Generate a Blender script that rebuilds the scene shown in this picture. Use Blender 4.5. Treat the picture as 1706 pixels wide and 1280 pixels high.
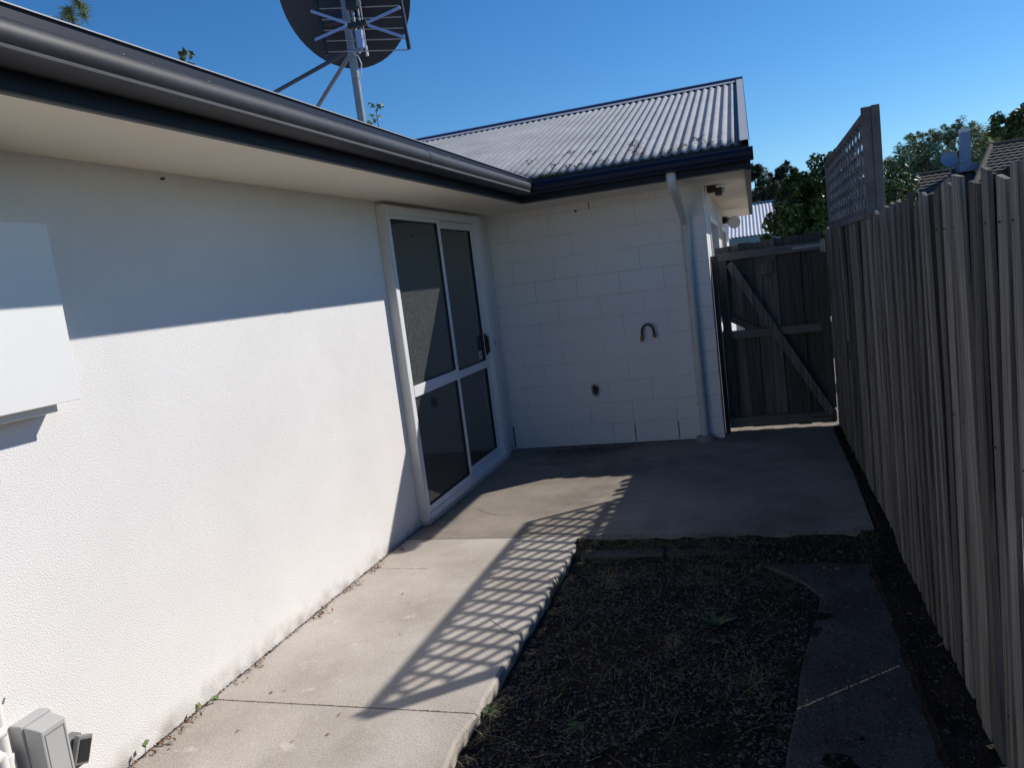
import bpy, bmesh, math, random
from mathutils import Vector, Matrix, noise
R = math.radians
scene = bpy.context.scene
for o in list(bpy.data.objects): bpy.data.objects.remove(o)
COL = scene.collection
random.seed(7)

# ---------------------------------------------------------------- camera, sky, sun, exposure
cam_d = bpy.data.cameras.new('camera'); cam = bpy.data.objects.new('camera', cam_d); COL.objects.link(cam)
cam_d.sensor_width = 36; cam_d.lens = 1303.3/1706*36; cam_d.clip_start = .05; cam_d.clip_end = 900
yaw, pitch, roll = R(-18.0045), R(-7.2536), R(-7.0913)
f_ = Vector((math.sin(yaw)*math.cos(pitch), math.cos(yaw)*math.cos(pitch), math.sin(pitch)))
r_ = Vector((math.cos(yaw), -math.sin(yaw), 0)); u_ = r_.cross(f_)
r2 = math.cos(roll)*r_+math.sin(roll)*u_; u2 = -math.sin(roll)*r_+math.cos(roll)*u_
cam.matrix_world = Matrix(((r2.x, u2.x, -f_.x, 2.3809), (r2.y, u2.y, -f_.y, -7.1629), (r2.z, u2.z, -f_.z, 1.6065), (0, 0, 0, 1)))
scene.camera = cam
SUN = Vector((1.0, .86, 1.02)).normalized()
w = bpy.data.worlds.new('World'); scene.world = w; w.use_nodes = True
nt = w.node_tree; bg = nt.nodes['Background']
sky = nt.nodes.new('ShaderNodeTexSky'); sky.sky_type = 'NISHITA'; sky.sun_disc = False
sky.sun_elevation = math.asin(SUN.z); sky.sun_rotation = math.atan2(SUN.x, SUN.y)
sky.air_density = 1.0; sky.dust_density = .15; sky.ozone_density = 2.2; sky.altitude = 200
hs = nt.nodes.new('ShaderNodeHueSaturation'); hs.inputs['Saturation'].default_value = 1.3; hs.inputs['Value'].default_value = 1.0
ti = nt.nodes.new('ShaderNodeMix'); ti.data_type = 'RGBA'; ti.blend_type = 'MULTIPLY'; ti.inputs[0].default_value = 1; ti.inputs[7].default_value = (.74, 1.0, 1.2, 1)
nt.links.new(sky.outputs[0], hs.inputs['Color']); nt.links.new(hs.outputs[0], ti.inputs[6]); nt.links.new(ti.outputs[2], bg.inputs[0]); bg.inputs[1].default_value = .099
sl = bpy.data.lights.new('sun', 'SUN'); sl.energy = 5.0; sl.angle = R(.53); sl.color = (1, .955, .89)
so = bpy.data.objects.new('sun', sl); COL.objects.link(so); so.rotation_euler = SUN.to_track_quat('Z', 'Y').to_euler(); so.location = (6, 5, 9)
scene.view_settings.view_transform = 'Standard'; scene.view_settings.look = 'None'
scene.view_settings.gamma = 1; scene.view_settings.exposure = 0.0

# ---------------------------------------------------------------- materials
MATS = {}
def mat(name, col, rough=.7, metal=0, var=0, vscale=3, bump=0, bscale=50, col2=None, spec=.5, stretch=(1, 1, 1), island=0, detail=4, speck=0, sscale=200):
    if name in MATS: return MATS[name]
    m = bpy.data.materials.new(name); m.use_nodes = True; t = m.node_tree; b = t.nodes['Principled BSDF']
    b.inputs['Roughness'].default_value = rough; b.inputs['Metallic'].default_value = metal
    b.inputs['Specular IOR Level'].default_value = spec
    N = t.nodes.new; L = t.links.new
    tc = N('ShaderNodeTexCoord'); mp = N('ShaderNodeMapping'); mp.inputs['Scale'].default_value = stretch
    L(tc.outputs['Object'], mp.inputs[0])
    c = N('ShaderNodeRGB'); c.outputs[0].default_value = (*col, 1); out = c.outputs[0]
    if var or col2:
        n = N('ShaderNodeTexNoise'); n.inputs['Scale'].default_value = vscale; n.inputs['Detail'].default_value = detail; n.inputs['Roughness'].default_value = .65
        L(mp.outputs[0], n.inputs[0])
        mr = N('ShaderNodeMapRange'); mr.inputs[1].default_value = .32; mr.inputs[2].default_value = .68; L(n.outputs[0], mr.inputs[0])
        mx = N('ShaderNodeMix'); mx.data_type = 'RGBA'; mx.inputs[7].default_value = (*(col2 or [x*(1-var) for x in col]), 1)
        L(mr.outputs[0], mx.inputs[0]); L(out, mx.inputs[6]); out = mx.outputs[2]
    if speck:
        n = N('ShaderNodeTexNoise'); n.inputs['Scale'].default_value = sscale; n.inputs['Detail'].default_value = 2
        L(mp.outputs[0], n.inputs[0])
        mr = N('ShaderNodeMapRange'); mr.inputs[1].default_value = .3; mr.inputs[2].default_value = .7; mr.inputs[3].default_value = 1-speck; mr.inputs[4].default_value = 1+speck*.6
        L(n.outputs[0], mr.inputs[0])
        vm = N('ShaderNodeVectorMath'); vm.operation = 'SCALE'; L(out, vm.inputs[0]); L(mr.outputs[0], vm.inputs['Scale']); out = vm.outputs[0]
    if island:
        g = N('ShaderNodeNewGeometry'); mr = N('ShaderNodeMapRange'); mr.inputs[3].default_value = 1-island; mr.inputs[4].default_value = 1+island
        L(g.outputs['Random Per Island'], mr.inputs[0])
        vm = N('ShaderNodeVectorMath'); vm.operation = 'SCALE'; L(out, vm.inputs[0]); L(mr.outputs[0], vm.inputs['Scale']); out = vm.outputs[0]
    L(out, b.inputs['Base Color'])
    if bump:
        n = N('ShaderNodeTexNoise'); n.inputs['Scale'].default_value = bscale; n.inputs['Detail'].default_value = 3
        L(mp.outputs[0], n.inputs[0]); bp = N('ShaderNodeBump'); bp.inputs['Distance'].default_value = bump; bp.inputs['Strength'].default_value = 1
        L(n.outputs[0], bp.inputs['Height']); L(bp.outputs[0], b.inputs['Normal'])
    MATS[name] = m; return m

stucco = mat('stucco', (.80, .774, .75), .9, var=.07, vscale=1.6, bump=.0035, bscale=190, spec=.2)
def splash(m):
    t = m.node_tree; N = t.nodes.new; L = t.links.new; b = t.nodes['Principled BSDF']
    tc = N('ShaderNodeTexCoord'); sp = N('ShaderNodeSeparateXYZ'); L(tc.outputs['Object'], sp.inputs[0])
    n = N('ShaderNodeTexNoise'); n.inputs['Scale'].default_value = 9; n.inputs['Detail'].default_value = 8; L(tc.outputs['Object'], n.inputs[0])
    a = N('ShaderNodeMapRange'); a.inputs[1].default_value = .10; a.inputs[2].default_value = -.01; L(sp.outputs['Z'], a.inputs[0])
    b2 = N('ShaderNodeMapRange'); b2.inputs[1].default_value = .42; b2.inputs[2].default_value = .75; b2.inputs[4].default_value = .8; L(n.outputs[0], b2.inputs[0])
    mu = N('ShaderNodeMath'); mu.operation = 'MULTIPLY'; L(a.outputs[0], mu.inputs[0]); L(b2.outputs[0], mu.inputs[1])
    src = b.inputs['Base Color'].links[0].from_socket; mx = N('ShaderNodeMix'); mx.data_type = 'RGBA'; L(mu.outputs[0], mx.inputs[0]); L(src, mx.inputs[6]); mx.inputs[7].default_value = (.22, .16, .11, 1); L(mx.outputs[2], b.inputs['Base Color'])
splash(stucco)
white_box = mat('painted_steel_white', (.80, .785, .76), .45, var=.03, vscale=2)
soffit_m = mat('soffit_paint', (.84, .765, .64), .8, var=.06, vscale=1.5)
navy = mat('navy_steel', (.008, .011, .027), .45, var=.2, vscale=4, spec=.25)
gut_m = mat('gutter_steel', (.029, .029, .035), .48, spec=.25, var=.35, vscale=7, speck=.15, sscale=60)
trimgrey = mat('grey_trim', (.09, .085, .08), .6)
roof_m = mat('roof_steel', (.30, .305, .315), .6, var=.3, vscale=2.2, speck=.15, sscale=40)
barge_m = mat('barge_steel', (.40, .405, .43), .5, var=.08, vscale=3)
alu = mat('white_aluminium', (.76, .76, .77), .38, var=.03, vscale=2)
black = mat('black_plastic', (.012, .012, .014), .4)
seal = mat('rubber_seal', (.015, .015, .017), .7)
pvc = mat('white_pvc', (.78, .76, .73), .4, var=.05, vscale=4)
pipe_m = mat('painted_pipe', (.60, .585, .56), .45, var=.1, vscale=5)
greybox = mat('grey_plastic', (.42, .42, .41), .45, var=.04, vscale=5)
dgrey = mat('dark_grey_plastic', (.16, .16, .155), .5)
galv = mat('galvanised_steel', (.30, .31, .33), .42, metal=.6, var=.25, vscale=20)
dish_m = mat('dish_grey', (.016, .019, .032), .55, var=.1, vscale=6)
brass = mat('brass', (.30, .22, .09), .4, metal=.9, var=.3, vscale=60)
rust = mat('rusty_steel', (.16, .10, .07), .7, metal=.4, var=.5, vscale=60)
bluealu = mat('blue_aluminium', (.30, .36, .55), .4, metal=.4)
conc = mat('concrete', (.41, .36, .305), .9, col2=(.30, .26, .215), vscale=2.3, bump=.003, bscale=120, detail=8, speck=.22, sscale=150, spec=.25)
def concmat(name, col, dark, stain, stain_amt, seed):
    m = bpy.data.materials.new(name); m.use_nodes = True; t = m.node_tree; b = t.nodes['Principled BSDF']; N = t.nodes.new; L = t.links.new
    b.inputs['Roughness'].default_value = .92; b.inputs['Specular IOR Level'].default_value = .25
    tc = N('ShaderNodeTexCoord'); mp = N('ShaderNodeMapping'); mp.inputs['Location'].default_value = (seed, seed*1.7, 0); L(tc.outputs['Object'], mp.inputs[0])
    def nz(scale, det, lo, hi, a, b_, st=(1, 1, 1), rough=.6):
        mm = N('ShaderNodeMapping'); mm.inputs['Scale'].default_value = st; L(mp.outputs[0], mm.inputs[0])
        n = N('ShaderNodeTexNoise'); n.inputs['Scale'].default_value = scale; n.inputs['Detail'].default_value = det; n.inputs['Roughness'].default_value = rough; L(mm.outputs[0], n.inputs[0])
        r_ = N('ShaderNodeMapRange'); r_.inputs[1].default_value = lo; r_.inputs[2].default_value = hi; r_.inputs[3].default_value = a; r_.inputs[4].default_value = b_; L(n.outputs[0], r_.inputs[0]); return r_.outputs[0]
    def mix(f, a, b_):
        x = N('ShaderNodeMix'); x.data_type = 'RGBA'; L(f, x.inputs[0])
        if isinstance(a, tuple): x.inputs[6].default_value = (*a, 1)
        else: L(a, x.inputs[6])
        x.inputs[7].default_value = (*b_, 1); return x.outputs[2]
    c = mix(nz(1.9, 8, .35, .66, 0, 1), col, dark)
    c = mix(nz(.9, 6, .50, .72, 0, stain_amt, rough=.7), c, stain)
    c = mix(nz(260, 2, .62, .74, 0, .5), c, tuple(x*.4 for x in dark))        # pits
    c = mix(nz(7, 3, .66, .74, 0, .55), c, tuple(x*1.25 for x in col))         # pale scuffs
    c = mix(nz(5, 5, .60, .78, 0, .35, st=(14, 1, 1)), c, dark)                # brush marks
    v = N('ShaderNodeVectorMath'); v.operation = 'SCALE'; L(c, v.inputs[0]); L(nz(110, 4, .25, .75, .82, 1.14), v.inputs['Scale']); L(v.outputs[0], b.inputs['Base Color'])
    bp = N('ShaderNodeBump'); bp.inputs['Distance'].default_value = .003; L(nz(120, 5, 0, 1, 0, 1), bp.inputs['Height']); L(bp.outputs[0], b.inputs['Normal'])
    MATS[name] = m; return m
conc = concmat('path_concrete', (.51, .462, .41), (.38, .337, .29), (.24, .20, .16), .42, 0)
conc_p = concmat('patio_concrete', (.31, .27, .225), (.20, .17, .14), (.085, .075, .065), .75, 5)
conc_d = mat('old_concrete', (.115, .105, .098), .95, col2=(.05, .046, .043), vscale=3, bump=.006, bscale=90, detail=8, speck=.4, sscale=120, spec=.2)
soil = mat('soil', (.038, .030, .024), 1, col2=(.016, .013, .011), vscale=6, bump=.02, bscale=60, speck=.4, sscale=90, spec=.1)
yard = mat('yard_gravel', (.40, .35, .29), 1, col2=(.26, .22, .17), vscale=2, bump=.01, bscale=40, speck=.35, sscale=60, spec=.1)
stone = mat('garden_pebbles', (.060, .055, .051), .9, island=.85, spec=.3)
wood = mat('weathered_wood', (.27, .25, .225), .97, col2=(.06, .055, .049), vscale=9, bump=.0035, bscale=20, stretch=(9, 9, .22), island=.42, spec=.1, detail=9)
wood_d = mat('dark_weathered_wood', (.155, .143, .13), .92, col2=(.05, .046, .042), vscale=9, bump=.0035, bscale=20, stretch=(9, 9, .22), island=.4, spec=.1, detail=9)
wood_gap = mat('gap_shade_wood', (.07, .064, .057), .97, col2=(.02, .018, .016), vscale=9, bump=.0035, bscale=20, stretch=(9, 9, .22), island=.5, spec=.1, detail=9)  # shade of the paling gaps painted into the rear boards' colour
wood_h = mat('weathered_rail', (.21, .20, .185), .9, col2=(.10, .093, .088), vscale=9, bump=.0035, bscale=20, stretch=(.22, 9, 9), island=.2, spec=.2, detail=7)
wood_t = mat('trellis_timber', (.18, .178, .185), .95, col2=(.10, .10, .104), vscale=7, bump=.003, bscale=50, island=.2, spec=.2)
straw = mat('dry_grass', (.15, .115, .065), .9, island=.6)
green = mat('weed_green', (.045, .078, .022), .7, island=.4)
litter = mat('dead_leaf', (.20, .095, .04), .85, island=.6)
dirt_m = mat('dirt', (.03, .024, .02), 1, island=.5)
moss_m = mat('moss', (.10, .11, .025), .95, island=.5)
lichen_m = mat('roof_grime', (.07, .07, .055), .95, island=.7)
carpet = mat('carpet', (.12, .115, .11), 1, var=.2, vscale=8)
lining = mat('room_paint', (.34, .35, .34), .9)
sticker_m = mat('sticker_white', (.6, .6, .6), .6)
tile_m = mat('concrete_tile', (.07, .060, .056), .95, col2=(.04, .035, .033), vscale=5, island=.0, speck=.3, sscale=30)
teal = mat('teal_fascia', (.10, .19, .23), .6)
flue_m = mat('flue_steel', (.16, .22, .34), .45, metal=.3, var=.1)
bark = mat('bark', (.09, .07, .055), .95, var=.4, vscale=12, bump=.01, bscale=30)
def leafmat(name, c, rough=.5, isl=.45):
    m = mat(name, c, rough, island=isl, spec=.4); return m
leaf_cam = leafmat('camellia_leaf', (.075, .125, .03), .30)
leaf_olive = leafmat('olive_leaf', (.26, .32, .17), .6)
leaf_dark = leafmat('dense_leaf', (.12, .14, .045), .55)
leaf_con = leafmat('conifer_leaf', (.018, .035, .016), .7)
flower_m = mat('petal_white', (.7, .68, .62), .7)

# block wall: courses 200 mm, blocks 400 mm
def blockmat():
    m = mat('painted_blockwork', (.80, .775, .76), .75, var=.06, vscale=2.2, spec=.3)
    t = m.node_tree; N = t.nodes.new; L = t.links.new; b = t.nodes['Principled BSDF']
    tc = N('ShaderNodeTexCoord'); sp = N('ShaderNodeSeparateXYZ'); L(tc.outputs['Object'], sp.inputs[0])
    cb = N('ShaderNodeCombineXYZ'); L(sp.outputs['X'], cb.inputs[0]); L(sp.outputs['Z'], cb.inputs[1])
    nz = N('ShaderNodeTexNoise'); nz.inputs['Scale'].default_value = 5; L(tc.outputs['Object'], nz.inputs[0])
    vm = N('ShaderNodeVectorMath'); vm.operation = 'SCALE'; vm.inputs['Scale'].default_value = .006; L(nz.outputs[1], vm.inputs[0])
    va = N('ShaderNodeVectorMath'); L(cb.outputs[0], va.inputs[0]); L(vm.outputs[0], va.inputs[1])
    br = N('ShaderNodeTexBrick'); br.inputs['Scale'].default_value = 1; br.inputs['Mortar Size'].default_value = .004
    br.inputs['Mortar Smooth'].default_value = .8; br.inputs['Brick Width'].default_value = .4; br.inputs['Row Height'].default_value = .2
    br.inputs['Color1'].default_value = (1, 1, 1, 1); br.inputs['Color2'].default_value = (.96, .96, .96, 1); br.inputs['Mortar'].default_value = (0, 0, 0, 1)
    L(va.outputs[0], br.inputs[0])
    n2 = N('ShaderNodeTexNoise'); n2.inputs['Scale'].default_value = 150; L(tc.outputs['Object'], n2.inputs[0])
    ma = N('ShaderNodeMath'); ma.operation = 'MULTIPLY_ADD'; L(n2.outputs[0], ma.inputs[0]); ma.inputs[1].default_value = .22
    sx = N('ShaderNodeSeparateColor'); L(br.outputs[0], sx.inputs[0]); L(sx.outputs[0], ma.inputs[2])
    bp = N('ShaderNodeBump'); bp.inputs['Distance'].default_value = .0013; bp.inputs['Strength'].default_value = 1; L(ma.outputs[0], bp.inputs['Height']); L(bp.outputs[0], b.inputs['Normal'])
    # dirt held in the joints, stronger in some stretches
    n3 = N('ShaderNodeTexNoise'); n3.inputs['Scale'].default_value = 1.7; L(tc.outputs['Object'], n3.inputs[0])
    mr = N('ShaderNodeMapRange'); mr.inputs[1].default_value = .42; mr.inputs[2].default_value = .66; mr.inputs[3].default_value = .12; mr.inputs[4].default_value = .46; L(n3.outputs[0], mr.inputs[0])
    m1 = N('ShaderNodeMath'); m1.operation = 'MULTIPLY'; L(br.outputs['Fac'], m1.inputs[0]); L(mr.outputs[0], m1.inputs[1])
    src = b.inputs['Base Color'].links[0].from_socket
    mx = N('ShaderNodeMix'); mx.data_type = 'RGBA'; L(m1.outputs[0], mx.inputs[0]); L(src, mx.inputs[6]); mx.inputs[7].default_value = (.12, .11, .10, 1)
    L(mx.outputs[2], b.inputs['Base Color'])
    return m
block_m = blockmat()

def glassmat():
    m = bpy.data.materials.new('window_glass'); m.use_nodes = True; t = m.node_tree; t.nodes.clear(); N = t.nodes.new; L = t.links.new
    o = N('ShaderNodeOutputMaterial'); tr = N('ShaderNodeBsdfTransparent'); tr.inputs[0].default_value = (.42, .46, .45, 1)
    gl = N('ShaderNodeBsdfGlossy'); gl.inputs['Roughness'].default_value = .015; gl.inputs[0].default_value = (.9, .95, .95, 1)
    df = N('ShaderNodeBsdfDiffuse'); df.inputs[0].default_value = (.5, .52, .5, 1)
    fr = N('ShaderNodeFresnel'); fr.inputs[0].default_value = 1.65
    m1 = N('ShaderNodeMixShader'); L(fr.outputs[0], m1.inputs[0]); L(tr.outputs[0], m1.inputs[1]); L(gl.outputs[0], m1.inputs[2])
    tc = N('ShaderNodeTexCoord'); nz = N('ShaderNodeTexNoise'); nz.inputs['Scale'].default_value = 60; nz.inputs['Detail'].default_value = 5; L(tc.outputs['Object'], nz.inputs[0])
    mr = N('ShaderNodeMapRange'); mr.inputs[1].default_value = .35; mr.inputs[2].default_value = .7; mr.inputs[3].default_value = .07; mr.inputs[4].default_value = .15; L(nz.outputs[0], mr.inputs[0])
    m2 = N('ShaderNodeMixShader'); L(mr.outputs[0], m2.inputs[0]); L(m1.outputs[0], m2.inputs[1]); L(df.outputs[0], m2.inputs[2])
    L(m2.outputs[0], o.inputs[0]); return m
glass = glassmat()

# ---------------------------------------------------------------- mesh helpers
class MB:
    def __init__(s): s.v = []; s.f = []
    def add(s, vs, fs):
        k = len(s.v); s.v += [tuple(v) for v in vs]; s.f += [tuple(i+k for i in f) for f in fs]; return s
    def box(s, x0, x1, y0, y1, z0, z1):
        return s.add([(x, y, z) for z in (z0, z1) for y in (y0, y1) for x in (x0, x1)],
                     [(0, 2, 3, 1), (4, 5, 7, 6), (0, 1, 5, 4), (2, 6, 7, 3), (0, 4, 6, 2), (1, 3, 7, 5)])
    def obox(s, c, size, M=Matrix.Identity(3)):
        c = Vector(c); h = [a/2 for a in size]
        return s.add([c+M@Vector((x*h[0], y*h[1], z*h[2])) for z in (-1, 1) for y in (-1, 1) for x in (-1, 1)],
                     [(0, 2, 3, 1), (4, 5, 7, 6), (0, 1, 5, 4), (2, 6, 7, 3), (0, 4, 6, 2), (1, 3, 7, 5)])
    def beam(s, a, b, wd, th, up=(0, 0, 1)):     # bar from a to b: width along up x dir, thickness along up
        a = Vector(a); b = Vector(b); d = (b-a); l = d.length; d.normalize(); sd = d.cross(Vector(up)).normalized(); u = sd.cross(d)
        M = Matrix((d, sd, u)).transposed(); return s.obox((a+b)/2, (l, wd, th), M)
    def tube(s, pts, r, n=12, cap=True):
        pts = [Vector(p) for p in pts]; rs = r if isinstance(r, (list, tuple)) else [r]*len(pts); k = len(s.v); ref = None
        for i, p in enumerate(pts):
            d = (pts[min(i+1, len(pts)-1)]-pts[max(i-1, 0)]).normalized()
            if ref is None: ref = d.orthogonal().normalized()
            ref = (ref-d*ref.dot(d)).normalized(); q = d.cross(ref)
            for j in range(n):
                a = 2*math.pi*j/n; s.v.append(tuple(p+(ref*math.cos(a)+q*math.sin(a))*rs[i]))
        for i in range(len(pts)-1):
            for j in range(n): s.f.append((k+i*n+j, k+i*n+(j+1) % n, k+(i+1)*n+(j+1) % n, k+(i+1)*n+j))
        if cap: s.f.append(tuple(k+j for j in reversed(range(n)))); s.f.append(tuple(k+(len(pts)-1)*n+j for j in range(n)))
        return s
    def prism(s, prof, fn0, fn1):                # closed profile swept between two placements
        n = len(prof); a = [fn0(*p) for p in prof]; b = [fn1(*p) for p in prof]
        return s.add(a+b, [(i, (i+1) % n, n+(i+1) % n, n+i) for i in range(n)]+[tuple(reversed(range(n))), tuple(range(n, 2*n))])
    def poly(s, pts, z0, z1):
        return s.prism(pts, lambda x, y: (x, y, z0), lambda x, y: (x, y, z1))
    def sphere(s, c, r, n=12, m=8, sc=(1, 1, 1)):
        k = len(s.v); c = Vector(c)
        for i in range(m+1):
            for j in range(n):
                a = math.pi*i/m; b = 2*math.pi*j/n
                s.v.append((c.x+r*sc[0]*math.sin(a)*math.cos(b), c.y+r*sc[1]*math.sin(a)*math.sin(b), c.z+r*sc[2]*math.cos(a)))
        for i in range(m):
            for j in range(n): s.f.append((k+i*n+j, k+(i+1)*n+j, k+(i+1)*n+(j+1) % n, k+i*n+(j+1) % n))
        return s
    def build(s, name, m, parent=None, bevel=0, smooth=False, fix=True, label=None):
        me = bpy.data.meshes.new(name); root = None
        org = Vector((0, 0, 0))
        if parent is None and s.v:
            xs = [v[0] for v in s.v]; ys = [v[1] for v in s.v]; zs = [v[2] for v in s.v]
            org = Vector(((min(xs)+max(xs))/2, (min(ys)+max(ys))/2, min(zs)))
        me.from_pydata(s.v, [], s.f); me.update()
        if fix:
            bm = bmesh.new(); bm.from_mesh(me); bmesh.ops.recalc_face_normals(bm, faces=bm.faces); bm.to_mesh(me); bm.free()
        me.materials.append(m)
        if smooth:
            for p in me.polygons: p.use_smooth = True
        o = bpy.data.objects.new(name, me); COL.objects.link(o)
        if org.length: me.transform(Matrix.Translation(-org)); o.location = org
        if parent is not None:
            o.parent = parent
            if parent.type == 'EMPTY': o.location = -parent.location
        if bevel:
            b = o.modifiers.new('bevel', 'BEVEL'); b.width = bevel; b.segments = 2; b.limit_method = 'ANGLE'; b.angle_limit = R(40)
            b.harden_normals = False
        if smooth:
            try:
                me.set_sharp_from_angle(angle=R(38))
            except Exception: pass
        if label: o['label'] = label
        return o
def tag(o, label, cat, group=None, kind=None):
    if label: o['label'] = label
    if cat: o['category'] = cat
    if group: o['group'] = group
    if kind: o['kind'] = kind
    return o
def struct(o): o['kind'] = 'structure'; return o
def thing(name, loc, label, cat, group=None):
    o = bpy.data.objects.new(name, None); COL.objects.link(o); o.location = loc; o.empty_display_size = .2
    tag(o, label, cat, group); bpy.context.view_layer.update(); return o

# ---------------------------------------------------------------- ground
struct(MB().add([(-300, -300, -.10), (300, -300, -.10), (300, 300, -.10), (-300, 300, -.10)], [(0, 1, 2, 3)]).build('ground', yard))

def slab(mb, x0, x1l, y0, y1, z0, z1, step=.06, jit=.012):
    """slab whose right edge (and the top arris there) is broken and uneven"""
    n = max(2, int((y1-y0)/step)); L_, Rt, Rb = [], [], []
    for i in range(n+1):
        y = y0+(y1-y0)*i/n
        j = jit*(noise.noise(Vector((y*6, 3.1, 0)))*1.5+noise.noise(Vector((y*21, 9, 0)))*.8)
        L_.append((x0, y)); Rt.append((x1l+j, y)); Rb.append((x1l+j*.6+.012, y))
    k = len(mb.v)
    for i in range(n+1):
        mb.v += [(x0, L_[i][1], z1), (Rt[i][0]-.008, L_[i][1], z1), (Rt[i][0]+.004, L_[i][1], z1-.010), (Rb[i][0], L_[i][1], z0)]
    for i in range(n):
        a = k+i*4; b = a+4
        mb.f += [(a, a+1, b+1, b), (a+1, a+2, b+2, b+1), (a+2, a+3, b+3, b+2)]
    mb.f += [(k, k+3, k+2, k+1), (k+n*4, k+n*4+1, k+n*4+2, k+n*4+3)]
pm = MB()
for a, b in ((-10, -8.1), (-8.094, -6.6), (-6.594, -4.578), (-4.572, -2.588)): slab(pm, .012, 1.225, a, b, -.12, 0)
struct(pm.build('path', conc, fix=True))
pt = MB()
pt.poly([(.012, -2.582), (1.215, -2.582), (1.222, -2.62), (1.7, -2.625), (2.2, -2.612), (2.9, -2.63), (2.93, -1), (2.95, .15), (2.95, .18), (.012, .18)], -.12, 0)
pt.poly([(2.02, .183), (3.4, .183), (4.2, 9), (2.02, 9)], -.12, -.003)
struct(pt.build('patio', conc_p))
# dark seam of dirt lying in the joints
gd = MB()
NX, NY = 60, 250
for j in range(NY+1):
    for i in range(NX+1):
        x = 1.205+1.95*i/NX; y = -9.5+9.6*j/NY
        z = -.050+(.016*noise.noise(Vector((x*9, y*9, 2))) if x > 2.3 else 0)+.018*noise.noise(Vector((x*3, y*3, 0)))+.012*noise.noise(Vector((x*11, y*11, 4)))+.006*noise.noise(Vector((x*31, y*31, 7)))
        if x > 2.80: z += .034
        if y > -3.0: z += .044*min(1, (y+3.0)/.3)
        if y > -2.6 and x < 2.9: z -= .12
        gd.v.append((x, y, z))
for j in range(NY):
    for i in range(NX): a = j*(NX+1)+i; gd.f.append((a, a+1, a+NX+2, a+NX+1))
struct(gd.build('garden_soil', soil, smooth=True))
def gz(x, y): return -.050+.018*noise.noise(Vector((x*3, y*3, 0)))+.012*noise.noise(Vector((x*11, y*11, 4)))+(.034 if x > 2.80 else 0)+(.044*min(1, (y+3.0)/.3) if y > -3.0 else 0)
st = MB()
st.poly([(2.30, -2.98), (2.46, -3.16), (2.555, -3.37), (2.52, -3.6), (2.46, -3.9), (2.425, -4.1), (2.40, -4.35), (2.36, -4.6), (2.33, -4.85), (2.28, -5.4), (2.2, -9.4), (2.86, -9.4), (2.84, -6), (2.86, -4.4), (2.83, -3.6), (2.85, -3.0), (2.6, -2.95)], -.10, -.037)
struct(st.build('mowing_strip', conc_d, bevel=.006))
st = MB()
st.poly([(1.27, -2.80), (1.75, -2.78), (1.76, -2.88), (1.28, -2.90)], -.1, -.008)
st.poly([(1.77, -2.775), (2.24, -2.76), (2.25, -2.86), (1.78, -2.875)], -.1, -.012)
struct(st.build('garden_edging', conc_d, bevel=.006))

# ---------------------------------------------------------------- house
house = thing('house', (0, -3, 0), 'white stucco house with dark gutter and grey corrugated roof', 'house')
DY0, DY1 = -2.30, -.36     # door opening
wl = MB(); wl.box(-.12, 0, -10, DY0, -.08, 2.262); wl.box(-.12, 0, DY1, .02, -.08, 2.262); wl.box(-.12, -.001, DY0, DY1, 2.235, 2.262); wl.box(-.12, -.001, DY0, DY1, -.08, .035)
wl.build('stucco_wall', stucco, house)
bw = MB(); bw.box(.0005, 2.0, 0, .14, -.08, 2.262)
bw.build('block_wall', block_m, house)
# weep slots and cracked joints in the block wall: little recesses shown as dark inserts standing 1 mm proud
wp = MB()
for x, z0, z1, wd in ((1.2, .012, .185, .009), (1.6, .012, .18, .008), (.012, .02, .22, .012), (.99, 2.19, 2.2615, .008)):
    wp = MB(); wp.box(x-wd/2, x+wd/2, -.0015, .01, z0, z1); wp.build('open_joint', seal, house)
# east side of the wing
ew = MB(); X = 2.0
for y0, y1, z0, z1 in ((.1405, .62, -.08, 2.262), (.62, 2.3, 2.02, 2.262), (.62, 2.3, -.08, .9), (2.3, 3.35, -.08, 2.262), (3.35, 5.0, 2.02, 2.262), (3.35, 5.0, -.08, .9), (5.0, 6.4, -.08, 2.262)):
    ew.box(X-.14, X, y0, y1, z0, z1)
ew.box(-3, X, 6.4, 6.54, -.08, 2.262)
ew.build('side_wall', mat('painted_side', (.66, .64, .63), .7, var=.05), house)
for y0, y1 in ((.62, 2.3), (3.35, 5.0)):
    wf = MB(); t = .05
    wf.box(X-.10, X+.012, y0, y0+t, .9, 2.02); wf.box(X-.10, X+.012, y1-t, y1, .9, 2.02); wf.box(X-.10, X+.012, y0+t, y1-t, 1.965, 2.02); wf.box(X-.10, X+.03, y0+t, y1-t, .9, .95)
    wo = wf.build('side_window', alu, house)
    MB().box(X-.07, X-.064, y0+t, y1-t, .95, 1.965).build('pane', mat('dark_glass', (.02, .025, .03), .08), wo)
# soffits
sf = MB()
sf.box(-.12, .563, -10, -.70, 2.262, 2.272); sf.box(-.12, 2.36, -.70, .14, 2.262, 2.272); sf.box(1.86, 2.36, .14, 6.9, 2.262, 2.272)
sf.build('soffit', soffit_m, house)
tr = MB()
tr.box(.556, .578, -10, -.712, 2.255, 2.2615); tr.box(.5565, 2.37, -.712, -.690, 2.255, 2.2615)
tr.build('soffit_trim', trimgrey, house)
fa = MB()
fa.box(.5635, .583, -10, -.7155, 2.262, 2.40); fa.box(.5635, 2.41, -.7155, -.70, 2.262, 2.40)
fa.build('fascia', navy, house, bevel=.002)
# gable end boxing over the passage
gb = MB(); zr = lambda y: 2.455+.328*(y+.68)
gb.prism([(-.70, 2.25), (6.6, 2.25), (6.6, 2.44), (2.9, 3.60), (-.70, 2.44)], lambda y, z: (2.36, y, z), lambda y, z: (2.408, y, z))
gb.build('gable_fascia', navy, house)
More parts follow.
